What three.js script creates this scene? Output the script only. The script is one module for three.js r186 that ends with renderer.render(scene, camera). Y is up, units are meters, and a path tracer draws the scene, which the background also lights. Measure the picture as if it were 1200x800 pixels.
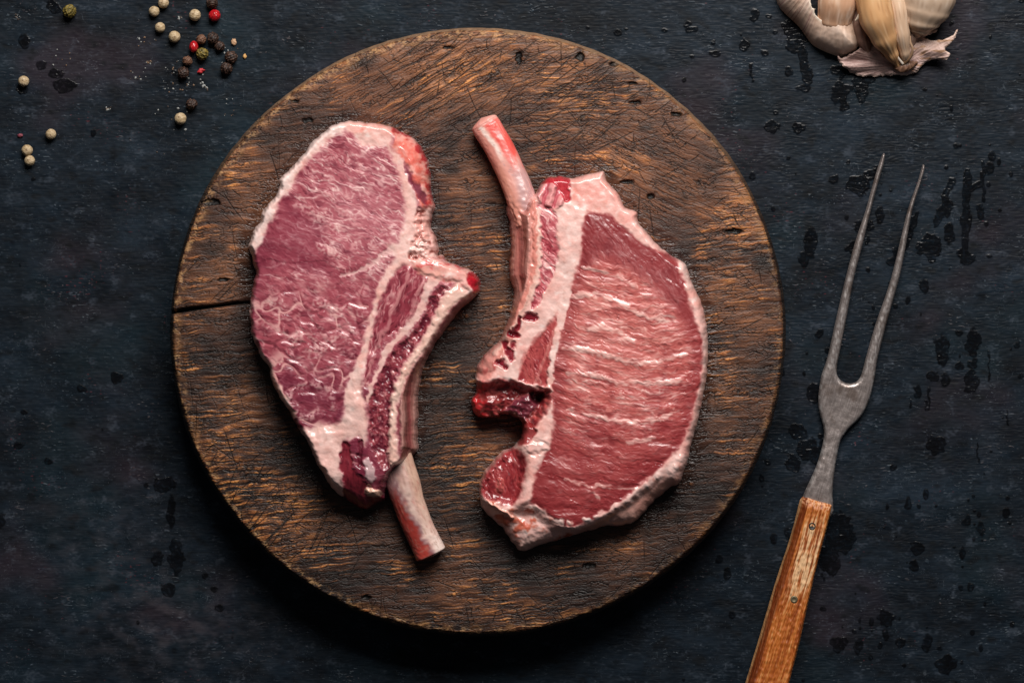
import * as THREE from 'three';
import { RectAreaLightUniformsLib } from 'three/addons/lights/RectAreaLightUniformsLib.js';
import { mergeVertices, mergeGeometries } from 'three/addons/utils/BufferGeometryUtils.js';

// ------------------------------------------------------------------ camera, light, exposure
const S = 0.0004;                       // metres of table per pixel of the photograph
const H = 1.5;                          // height of the camera over the table
const scene = new THREE.Scene();
const camera = new THREE.PerspectiveCamera(2 * Math.atan(400 * S / H) * 180 / Math.PI, 1.5, 0.05, 20);
camera.position.set(0, H, 0); camera.up.set(0, 0, -1); camera.lookAt(0, 0, 0);
scene.background = new THREE.Color(0.032, 0.033, 0.036);
RectAreaLightUniformsLib.init();
const windowLight = new THREE.RectAreaLight(new THREE.Color(1.0, 0.955, 0.91), 19.5, 0.76, 0.52);
windowLight.name = 'window_light';
windowLight.position.set(0.17, 0.88, -0.86); windowLight.lookAt(0, 0.0, 0.0);
scene.add(windowLight);
const renderer = new THREE.WebGLRenderer({ antialias: true });
renderer.toneMapping = THREE.LinearToneMapping; renderer.toneMappingExposure = 1;
renderer.shadowMap.enabled = true;

// ------------------------------------------------------------------ helpers
let seed = 12345;
const rnd = () => { seed |= 0; seed = seed + 0x6D2B79F5 | 0; let t = Math.imul(seed ^ seed >>> 15, 1 | seed); t = t + Math.imul(t ^ t >>> 7, 61 | t) ^ t; return ((t ^ t >>> 14) >>> 0) / 4294967296; };
const rr = (a, b) => a + (b - a) * rnd();
const PT = new Uint8Array(512), GX = new Float32Array(256), GY = new Float32Array(256);
{ const p = [...Array(256).keys()]; for (let i = 255; i > 0; i--) { const j = Math.floor(rnd() * (i + 1)); [p[i], p[j]] = [p[j], p[i]]; } for (let i = 0; i < 512; i++) PT[i] = p[i & 255]; for (let i = 0; i < 256; i++) { const a = rnd() * 6.2831853; GX[i] = Math.cos(a); GY[i] = Math.sin(a); } }
function noise(x, y) {                   // gradient noise, about -1..1
  const xi = Math.floor(x), yi = Math.floor(y), fx = x - xi, fy = y - yi, X = xi & 255, Y = yi & 255;
  const u = fx * fx * fx * (fx * (fx * 6 - 15) + 10), v = fy * fy * fy * (fy * (fy * 6 - 15) + 10);
  const a = PT[PT[X] + Y], b = PT[PT[X + 1] + Y], c = PT[PT[X] + Y + 1], d = PT[PT[X + 1] + Y + 1];
  const n0 = GX[a] * fx + GY[a] * fy, n1 = GX[b] * (fx - 1) + GY[b] * fy, n2 = GX[c] * fx + GY[c] * (fy - 1), n3 = GX[d] * (fx - 1) + GY[d] * (fy - 1);
  const p = n0 + (n1 - n0) * u, q = n2 + (n3 - n2) * u;
  return (p + (q - p) * v) * 1.5;
}
function fbm(x, y, o = 3) { let s = 0, a = 0.55; for (let i = 0; i < o; i++) { s += a * noise(x, y); x = x * 2.03 + 17.3; y = y * 2.03 + 9.1; a *= 0.5; } return s; }
function hash(i, j) { return PT[(PT[i & 255] + j) & 255] / 255; }
const WO = [0, 0];
function worley(x, y) {                  // WO = distances to the nearest and the second nearest point
  const xi = Math.floor(x), yi = Math.floor(y); let a = 9, b = 9;
  for (let j = -1; j < 2; j++) for (let i = -1; i < 2; i++) {
    const px = xi + i + 0.1 + 0.8 * hash(xi + i, yi + j), py = yi + j + 0.1 + 0.8 * hash(xi + i + 91, yi + j + 37), d = Math.hypot(px - x, py - y);
    if (d < a) { b = a; a = d; } else if (d < b) b = d;
  }
  WO[0] = a; WO[1] = b; return WO;
}
const clamp = (x, a = 0, b = 1) => x < a ? a : x > b ? b : x;
const ss = (a, b, x) => { const t = clamp((x - a) / (b - a)); return t * t * (3 - 2 * t); };
const lin = (c) => { c /= 255; return c <= 0.04045 ? c / 12.92 : ((c + 0.055) / 1.055) ** 2.4; };
function paint(st, c, m) { st.r += (c[0] - st.r) * m; st.g += (c[1] - st.g) * m; st.b += (c[2] - st.b) * m; }
function ramp(st, stops, t) { t = clamp(t) * (stops.length - 1); const i = Math.min(stops.length - 2, Math.floor(t)), f = t - i, a = stops[i], b = stops[i + 1]; st.r = a[0] + (b[0] - a[0]) * f; st.g = a[1] + (b[1] - a[1]) * f; st.b = a[2] + (b[2] - a[2]) * f; }

// distance fields over a box of the plane, positive inside
function smoothClosed(pts, n = 4) {
  const out = [], N = pts.length;
  for (let i = 0; i < N; i++) {
    const p0 = pts[(i + N - 1) % N], p1 = pts[i], p2 = pts[(i + 1) % N], p3 = pts[(i + 2) % N];
    for (let k = 0; k < n; k++) { const t = k / n, t2 = t * t, t3 = t2 * t; out.push([0, 1].map((c) => 0.5 * (2 * p1[c] + (p2[c] - p0[c]) * t + (2 * p0[c] - 5 * p1[c] + 4 * p2[c] - p3[c]) * t2 + (3 * p1[c] - p0[c] - 3 * p2[c] + p3[c]) * t3))); }
  }
  return out;
}
function fieldOf(box, step, fn) {
  const w = Math.ceil(box.w / step) + 2, h = Math.ceil(box.h / step) + 2, g = new Float32Array(w * h);
  for (let j = 0; j < h; j++) for (let i = 0; i < w; i++) g[j * w + i] = fn(box.x + i * step, box.y + j * step);
  return (x, y) => {
    let fx = clamp((x - box.x) / step, 0, w - 1.001), fy = clamp((y - box.y) / step, 0, h - 1.001); const i = fx | 0, j = fy | 0; fx -= i; fy -= j;
    const k = j * w + i, a = g[k] + (g[k + 1] - g[k]) * fx, b = g[k + w] + (g[k + w + 1] - g[k + w]) * fx; return a + (b - a) * fy;
  };
}
function poly(box, raw, step = 2, n = 4) {
  const P = n > 1 ? smoothClosed(raw, n) : raw, N = P.length;
  return fieldOf(box, step, (x, y) => {
    let d = 1e9, inside = false;
    for (let i = 0, j = N - 1; i < N; j = i++) {
      const ax = P[j][0], ay = P[j][1], bx = P[i][0], by = P[i][1], ex = bx - ax, ey = by - ay, wx = x - ax, wy = y - ay;
      const t = clamp((wx * ex + wy * ey) / (ex * ex + ey * ey + 1e-9)), qx = wx - ex * t, qy = wy - ey * t, q = qx * qx + qy * qy;
      if (q < d) d = q;
      if ((ay > y) !== (by > y) && x < ex * (y - ay) / (by - ay) + ax) inside = !inside;
    }
    return (inside ? 1 : -1) * Math.sqrt(d);
  });
}
function stroke(box, pts, step = 2) {    // points are [x, y, half width]
  return fieldOf(box, step, (x, y) => {
    let best = -1e9;
    for (let i = 0; i + 1 < pts.length; i++) {
      const a = pts[i], b = pts[i + 1], ex = b[0] - a[0], ey = b[1] - a[1], t = clamp(((x - a[0]) * ex + (y - a[1]) * ey) / (ex * ex + ey * ey + 1e-9));
      const v = a[2] + (b[2] - a[2]) * t - Math.hypot(x - a[0] - ex * t, y - a[1] - ey * t); if (v > best) best = v;
    }
    return best;
  });
}
// textures: fn(x, y, st) fills st.r, st.g, st.b (sRGB 0..255), st.rough (0..1) and st.bump (pixels, -BR..BR)
const BR = 2.5;
function bake(box, w, h, fn, wrap = THREE.ClampToEdgeWrapping) {
  const col = new Uint8Array(w * h * 4), rg = new Uint8Array(w * h * 4), bp = new Uint8Array(w * h * 4), st = {};
  for (let j = 0; j < h; j++) for (let i = 0; i < w; i++) {
    st.r = st.g = st.b = 0; st.rough = 0.5; st.bump = 0; st.metal = 0;
    fn(box.x + (i + 0.5) / w * box.w, box.y + (j + 0.5) / h * box.h, st);
    const k = (j * w + i) * 4;
    col[k] = clamp(st.r, 0, 255); col[k + 1] = clamp(st.g, 0, 255); col[k + 2] = clamp(st.b, 0, 255); col[k + 3] = 255;
    rg[k] = 255; rg[k + 1] = clamp(st.rough) * 255; rg[k + 2] = clamp(st.metal) * 255; rg[k + 3] = 255;
    bp[k] = bp[k + 1] = bp[k + 2] = clamp(0.5 + st.bump / (2 * BR)) * 255 + (hash(i * 7 + j, j * 13 + i) - 0.5) * 0.9; bp[k + 3] = 255;
  }
  const mk = (data, srgb) => { const t = new THREE.DataTexture(data, w, h, THREE.RGBAFormat); if (srgb) t.colorSpace = THREE.SRGBColorSpace; t.magFilter = THREE.LinearFilter; t.minFilter = THREE.LinearFilter; t.wrapS = t.wrapT = wrap; t.needsUpdate = true; return t; };
  return { map: mk(col, true), roughnessMap: mk(rg), bumpMap: mk(bp), bumpScale: 2 * BR * S };
}
const names = {};
function nm(n) { names[n] = (names[n] ?? -1) + 1; return names[n] ? `${n}_${String(names[n]).padStart(3, '0')}` : n; }
function tag(o, label, category, group, kind) { o.userData.label = label; o.userData.category = category; if (group) o.userData.group = group; if (kind) o.userData.kind = kind; return o; }
function mesh(name, geo, mat, parent) { const m = new THREE.Mesh(geo, mat); m.name = parent === scene ? nm(name) : name; m.castShadow = m.receiveShadow = true; parent.add(m); return m; }
function thing(name, x, y, z) { const g = new THREE.Group(); g.name = nm(name); g.position.set(x, y, z); scene.add(g); return g; }
// a plane of the photograph at height y of the place: pixel -> metres
const plane = (y) => { const k = S * (H - y) / H; return { k, x: (px) => (px - 600) * k, z: (py) => (py - 400) * k }; };

// a body standing on a base plane: heights ev(x, y, st).h over an outline, split into parts by st.part
function relief(box, step, O, ev, pl, origin, opt = {}) {
  const w = Math.floor(box.w / step) + 1, h = Math.floor(box.h / step) + 1, idx = new Int32Array(w * h).fill(-1), st = {};
  const pos = [], uv = [], part = [];
  const lim = -0.72 * step;
  for (let j = 0; j < h; j++) for (let i = 0; i < w; i++) {
    let x = box.x + i * step, y = box.y + j * step, o = O(x, y);
    if (o < lim) continue;
    st.h = 0; st.part = 0; st.lift = 0; st.r = st.g = st.b = 0; st.rough = 0.5; st.bump = 0;
    let hh = 0;
    if (o < 0.72 * step) { const e = 0.5, gx = O(x + e, y) - O(x - e, y), gy = O(x, y + e) - O(x, y - e), l = Math.hypot(gx, gy) + 1e-6; x -= o * gx / l; y -= o * gy / l; ev(x, y, st); hh = opt.rim ?? 0; }
    else { ev(x, y, st); hh = Math.max(0, st.h); }
    idx[j * w + i] = part.length; part.push(st.part);
    pos.push(pl.x(x) - origin.x, (hh + st.lift) * pl.k + (opt.base ?? 0), pl.z(y) - origin.z); uv.push((x - box.x) / box.w, (y - box.y) / box.h);
    if (opt.both) { st.under = (st.lift - hh * opt.both) * pl.k + (opt.base ?? 0); pos.push(pl.x(x) - origin.x, st.under, pl.z(y) - origin.z); uv.push((x - box.x) / box.w, (y - box.y) / box.h); }
  }
  const lists = {}, n = opt.both ? 2 : 1, all = [];
  for (let j = 0; j + 1 < h; j++) for (let i = 0; i + 1 < w; i++) {
    const a = idx[j * w + i], b = idx[j * w + i + 1], c = idx[(j + 1) * w + i], d = idx[(j + 1) * w + i + 1];
    const tri = (p, q, r) => {
      if (p < 0 || q < 0 || r < 0) return;
      const id = part[p] === part[q] || part[p] === part[r] ? part[p] : part[q], L = lists[id] ??= [];
      L.push(p * n, q * n, r * n); all.push(p * n, q * n, r * n);
      if (n === 2) { L.push(p * 2 + 1, r * 2 + 1, q * 2 + 1); all.push(p * 2 + 1, r * 2 + 1, q * 2 + 1); }
    };
    if (a >= 0 && d >= 0) { tri(a, c, d); tri(a, d, b); } else { tri(a, c, b); tri(b, c, d); }
  }
  const g = new THREE.BufferGeometry(); g.setAttribute('position', new THREE.Float32BufferAttribute(pos, 3)); g.setIndex(all); g.computeVertexNormals();
  const N = g.attributes.normal.array, out = {};
  for (const id in lists) {
    const map = new Map(), p = [], u = [], nn = [], ix = [];
    for (const v of lists[id]) { let k = map.get(v); if (k === undefined) { k = map.size; map.set(v, k); p.push(pos[v * 3], pos[v * 3 + 1], pos[v * 3 + 2]); u.push(uv[v * 2], uv[v * 2 + 1]); nn.push(N[v * 3], N[v * 3 + 1], N[v * 3 + 2]); } ix.push(k); }
    const q = new THREE.BufferGeometry(); q.setAttribute('position', new THREE.Float32BufferAttribute(p, 3)); q.setAttribute('uv', new THREE.Float32BufferAttribute(u, 2)); q.setAttribute('normal', new THREE.Float32BufferAttribute(nn, 3)); q.setIndex(ix); out[id] = q;
  }
  return out;
}
// a tapered body along a curve: stations are [px, py, height px, half width px, half height px]; cf(t, a, across, st) colours it
function sweep(stations, pl, origin, nl, na, cf, opt = {}) {
  const C = new THREE.CatmullRomCurve3(stations.map((s) => new THREE.Vector3(s[0], s[2], s[1]))), pos = [], col = [], idx = [], st = {};
  const R = (t, c) => { const f = clamp(t) * (stations.length - 1), i = Math.min(stations.length - 2, Math.floor(f)), u = f - i; return stations[i][c] + (stations[i + 1][c] - stations[i][c]) * (u * u * (3 - 2 * u)); };
  const caps = opt.caps ?? 5, rows = [];
  for (let c = 0; c <= caps; c++) rows.push([0, Math.sin(c / caps * Math.PI / 2), -(1 - c / caps)]);
  for (let i = 1; i < nl; i++) rows.push([i / nl, 1, 0]);
  for (let c = caps; c >= 0; c--) rows.push([1, Math.sin(c / caps * Math.PI / 2), 1 - c / caps]);
  for (const [t, sc, off] of rows) {
    const p = C.getPoint(t), tg = C.getTangent(t), side = new THREE.Vector3(-tg.z, 0, tg.x).normalize(), up = new THREE.Vector3().crossVectors(tg, side); if (up.y < 0) up.negate();
    const rw = R(t, 3), rh = R(t, 4), capLen = opt.capLen ?? 3;
    for (let k = 0; k < na; k++) {
      const a = k / na * 2 * Math.PI, e = opt.square ?? 1, ca = Math.sign(Math.cos(a)) * Math.abs(Math.cos(a)) ** e, sa = Math.sign(Math.sin(a)) * Math.abs(Math.sin(a)) ** e;
      st.d = 0; st.r = st.g = st.b = 200; cf(t, a, ca, st);
      const w = (rw + st.d) * sc, hh = (rh + st.d) * sc;
      const x = p.x + side.x * ca * w + up.x * sa * hh + tg.x * off * capLen, z = p.z + side.z * ca * w + up.z * sa * hh + tg.z * off * capLen, y = p.y + up.y * sa * hh + side.y * ca * w + tg.y * off * capLen;
      pos.push(pl.x(x) - origin.x, y * pl.k + (opt.base ?? 0), pl.z(z) - origin.z); col.push(lin(clamp(st.r, 0, 255)), lin(clamp(st.g, 0, 255)), lin(clamp(st.b, 0, 255)));
    }
  }
  for (let i = 0; i + 1 < rows.length; i++) for (let k = 0; k < na; k++) { const a = i * na + k, b = i * na + (k + 1) % na, c = a + na, d = b + na; idx.push(a, b, d, a, d, c); }
  const g = new THREE.BufferGeometry(); g.setAttribute('position', new THREE.Float32BufferAttribute(pos, 3)); g.setAttribute('color', new THREE.Float32BufferAttribute(col, 3)); g.setIndex(idx); g.computeVertexNormals();
  // faces outward?
  const q = g.attributes.normal, m = (Math.floor(rows.length / 2)) * na + Math.floor(na / 4); if (q.getY(m) < 0) { const ix = g.index.array; for (let i = 0; i < ix.length; i += 3) { const t = ix[i]; ix[i] = ix[i + 1]; ix[i + 1] = t; } g.computeVertexNormals(); }
  return g;
}

// ------------------------------------------------------------------ the dark painted table
{
  const box = { x: -60, y: -60, w: 1320, h: 920 };
  const blots = [[1005, 218, 12, 13], [1020, 205, 9, 6], [978, 210, 7, 5], [950, 285, 7, 20], [942, 303, 6, 10], [1090, 290, 13, 16], [1113, 273, 6, 13], [1132, 300, 11, 10], [1112, 240, 6, 7], [1052, 298, 7, 9], [1045, 306, 6, 5], [1105, 410, 7, 20], [1140, 403, 9, 17], [1138, 447, 9, 14], [1125, 428, 6, 5], [1140, 428, 6, 5], [1093, 440, 8, 7], [1108, 446, 6, 8], [1098, 521, 12, 11], [955, 461, 10, 12], [985, 625, 17, 25], [972, 655, 13, 20], [968, 610, 9, 16], [1040, 725, 9, 9], [983, 755, 9, 10], [1110, 779, 14, 10], [1075, 642, 8, 8], [1071, 662, 6, 9], [75, 100, 14, 8], [66, 86, 9, 6], [25, 105, 7, 6], [28, 48, 6, 10], [48, 76, 7, 5], [110, 156, 4, 5], [62, 9, 8, 9], [137, 441, 8, 7], [95, 455, 6, 5], [27, 483, 4, 4], [192, 568, 14, 10], [200, 600, 5, 20], [206, 655, 9, 22], [185, 655, 7, 9], [197, 690, 8, 8], [22, 522, 6, 5], [56, 540, 5, 4], [0, 610, 8, 9], [240, 675, 4, 4], [250, 690, 4, 4], [257, 712, 7, 5], [810, 35, 8, 5], [838, 62, 8, 5], [885, 18, 6, 8], [932, 40, 13, 22], [924, 83, 5, 7], [942, 103, 9, 5], [905, 148, 8, 8], [935, 150, 9, 7], [1010, 95, 10, 26], [1180, 600, 4, 7], [1150, 620, 6, 5], [1065, 590, 4, 8], [1085, 580, 4, 7], [945, 525, 11, 14], [930, 545, 10, 10], [935, 505, 12, 8], [858, 720, 4, 5], [843, 655, 5, 6], [852, 672, 5, 8], [1020, 770, 3, 4], [1125, 390, 5, 4], [1160, 300, 4, 3], [1150, 250, 5, 9]];
  for (let i = 0; i < 150; i++) { const x = i < 95 ? rr(850, 1230) : rr(-30, 1230), r = 1.2 + 3.2 * rnd() ** 2; blots.push([x, rr(-30, 840), r, r * rr(0.8, 1.6)]); }
  for (let c = 0; c < 26; c++) { const X = rr(880, 1210), Y = rr(-10, 800), k = 2 + Math.floor(rnd() * 5); for (let i = 0; i < k; i++) { const r = 1.5 + 5 * rnd() ** 1.6; blots.push([X + rr(-14, 14), Y + rr(-26, 26), r, r * rr(0.9, 2.2)]); } }
  for (let c = 0; c < 9; c++) { const X = rr(600, 900), Y = rr(-10, 70), r = 2 + 4 * rnd(); blots.push([X, Y, r * 1.3, r]); }
  const runs = [[1116, 212, 1098, 262, 4.5], [1134, 203, 1131, 300, 5.5], [1131, 225, 1150, 215, 4], [1152, 190, 1153, 235, 2.5], [1160, 412, 1159, 445, 1.4], [1090, 455, 1089, 480, 1.6], [1068, 468, 1066, 478, 1.6], [1085, 470, 1086, 480, 1.4], [1147, 520, 1146, 540, 1.4], [1180, 480, 1182, 500, 1.3], [965, 520, 955, 540, 5], [880, 75, 882, 95, 2], [1075, 250, 1060, 290, 4], [985, 100, 990, 125, 6], [940, 60, 948, 95, 6]];
  const inkG = fieldOf(box, 1, (x, y) => {
    const ax = 5.5 * noise(x / 13, y / 13) + 2.6 * noise(x / 5, y / 5) + 1.1 * noise(x / 2.3, y / 2.3), ay = 5.5 * noise(x / 13 + 40, y / 13) + 2.6 * noise(x / 5 + 40, y / 5) + 1.1 * noise(x / 2.3, y / 2.3 + 30); let m = -9, wx, wy;
    for (const b of blots) { const k = clamp(Math.min(b[2], b[3]) / 12, 0.12, 1); wx = x + ax * k; wy = y + ay * k; const dx = (wx - b[0]) / b[2], dy = (wy - b[1]) / b[3]; if (dx > 2.2 || dx < -2.2 || dy > 2.2 || dy < -2.2) continue; const v = (1 - Math.hypot(dx, dy)) * Math.min(b[2], b[3]); if (v > m) m = v; }
    wx = x + ax * 0.5; wy = y + ay * 0.5; for (const b of runs) { if (Math.abs(wx - b[0]) > 80) continue; const ex = b[2] - b[0], ey = b[3] - b[1], t = clamp(((wx - b[0]) * ex + (wy - b[1]) * ey) / (ex * ex + ey * ey)), v = b[4] - Math.hypot(wx - b[0] - ex * t, wy - b[1] - ey * t); if (v > m) m = v; }
    return m;
  });
  const tex = bake(box, 2048, 1427, (x, y, st) => {
    const L = fbm(x / 230 + 3, y / 180 + 8), v = 0.5 + 0.5 * L;
    ramp(st, [[8, 11, 16], [16, 24, 32], [29, 40, 51]], 0.5 + 0.6 * fbm(x / 80, y / 50) + 0.3 * L + 0.24 * fbm(x / 14, y / 8));
    paint(st, [46, 34, 40], 0.6 * ss(0.05, 0.5, fbm(x / 150 + 40, y / 120 + 4)));
    paint(st, [20, 36, 43], 0.5 * ss(0.05, 0.5, fbm(x / 170 + 80, y / 150 + 33)));
    const br = noise(x / 26 + 0.6 * noise(x / 40, y / 40), y / 2.6) * 0.6 + noise(x / 10, y / 1.6 + 50) * 0.5; // brushed paint
    st.r += br * 5; st.g += br * 5.4; st.b += br * 6; const mot = fbm(x / 24 + 300, y / 17 + 200); paint(st, [8, 10, 13], 0.6 * ss(0.15, 0.6, mot)); paint(st, [64, 70, 80], 0.55 * ss(0.15, 0.7, -mot + 0.3 * noise(x / 4, y / 2.4)));
    const sp = noise(x / 3.1, y / 1.6), patch = ss(-0.1, 0.5, fbm(x / 60 + 7, y / 45 + 2));
    const wear = ss(0.5, 0.85, sp * 0.75 + 0.5 * noise(x / 14 + 3, y / 3)) * patch, grit = ss(0.62, 0.8, noise(x / 1.9 + 55, y / 1.7 + 21)) * ss(-0.1, 0.4, noise(x / 40 + 31, y / 34));      // rubbed flecks
    const warm = ss(0.1, 0.5, noise(x / 70 + 90, y / 60));
    paint(st, warm > 0.5 ? [128, 104, 100] : [104, 118, 130], 0.6 * wear); paint(st, [138, 140, 142], 0.42 * grit);
    paint(st, [110, 42, 48], 0.55 * ss(0.72, 0.95, noise(x / 5 + 200, y / 2.6 + 80) + 0.35 * noise(x / 60 + 200, y / 60)) * ss(0.0, 0.3, noise(x / 90 + 300, y / 90)));
    const fl = noise(x / 5.5 + 0.7 * noise(x / 7, y / 7) + 610, y / 1.9 + 0.9 * noise(x / 9 + 4, y / 9)), cl = ss(-0.15, 0.45, fbm(x / 38 + 510, y / 30 + 77)), dash = ss(0.42, 0.72, fl) * cl; paint(st, warm > 0.4 ? [96, 84, 84] : [84, 94, 102], 0.62 * dash);
    const rip = noise(x / 9 + 0.8 * noise(x / 20, y / 14), y / 1.9 + 1.2 * noise(x / 24, y / 16)); st.r += 2.6 * rip; st.g += 3 * rip; st.b += 3.4 * rip;
    const cur = 1 - Math.abs(noise(x / 15 + 400, y / 7 + 0.8 * noise(x / 9, y / 9)));    // fine curled scratches
    paint(st, [92, 98, 104], 0.5 * ss(0.975, 1, cur) * ss(0.15, 0.5, noise(x / 34 + 60, y / 30)));
    st.rough = 0.5 + 0.1 * noise(x / 20, y / 12) - 0.08 * patch; st.bump = 0.1 * br + 0.17 * rip * (0.3 + 0.7 * ss(500, 900, x) * ss(-0.3, 0.4, noise(x / 50 + 3, y / 40))) + 0.35 * wear + 0.4 * dash + 0.14 * noise(x / 7, y / 5);
    const cloud = Math.exp(-(((x - 200) / 130) ** 2) - ((y - 730) / 70) ** 2) + 0.6 * Math.exp(-(((x - 110) / 90) ** 2) - ((y - 620) / 60) ** 2); paint(st, [74, 66, 70], 0.5 * cloud * ss(-0.3, 0.5, fbm(x / 22 + 15, y / 12 + 60)));
    const ink = inkG(x, y), m = ss(-0.6, 0.9, ink);
    if (m > 0) { paint(st, [8, 8, 10], (0.7 + 0.25 * noise(x / 14, y / 14) - 0.35 * ss(0.1, 0.5, noise(x / 4 + 8, y / 4))) * m); st.rough += (0.24 - st.rough) * m; st.bump += m * (0.15 * ss(0, 2.2, ink) + 0.22 * Math.exp(-(((ink - 1.4) / 1.2) ** 2)) + 0.3 * noise(x / 2.6, y / 2.6) * ss(0.2, 0.6, noise(x / 16 + 70, y / 16))); }
  }, THREE.MirroredRepeatWrapping);
  const m = new THREE.MeshPhysicalMaterial({ ...tex, roughness: 1, metalness: 0, specularIntensity: 0.3 });
  const pl = plane(0), W = 6, D = 6, g = new THREE.BoxGeometry(W, 0.03, D, 1, 1, 1), p = g.attributes.position, uv = g.attributes.uv;
  g.translate(0, -0.015, 0);
  for (let i = 0; i < p.count; i++) uv.setXY(i, (p.getX(i) / pl.k + 600 - box.x) / box.w, (p.getZ(i) / pl.k + 400 - box.y) / box.h);
  const t = mesh('table_surface', g, m, scene); tag(t, 'dark blue black painted table surface with oily black drops and scratches', 'table surface', null, 'structure');
}

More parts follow.
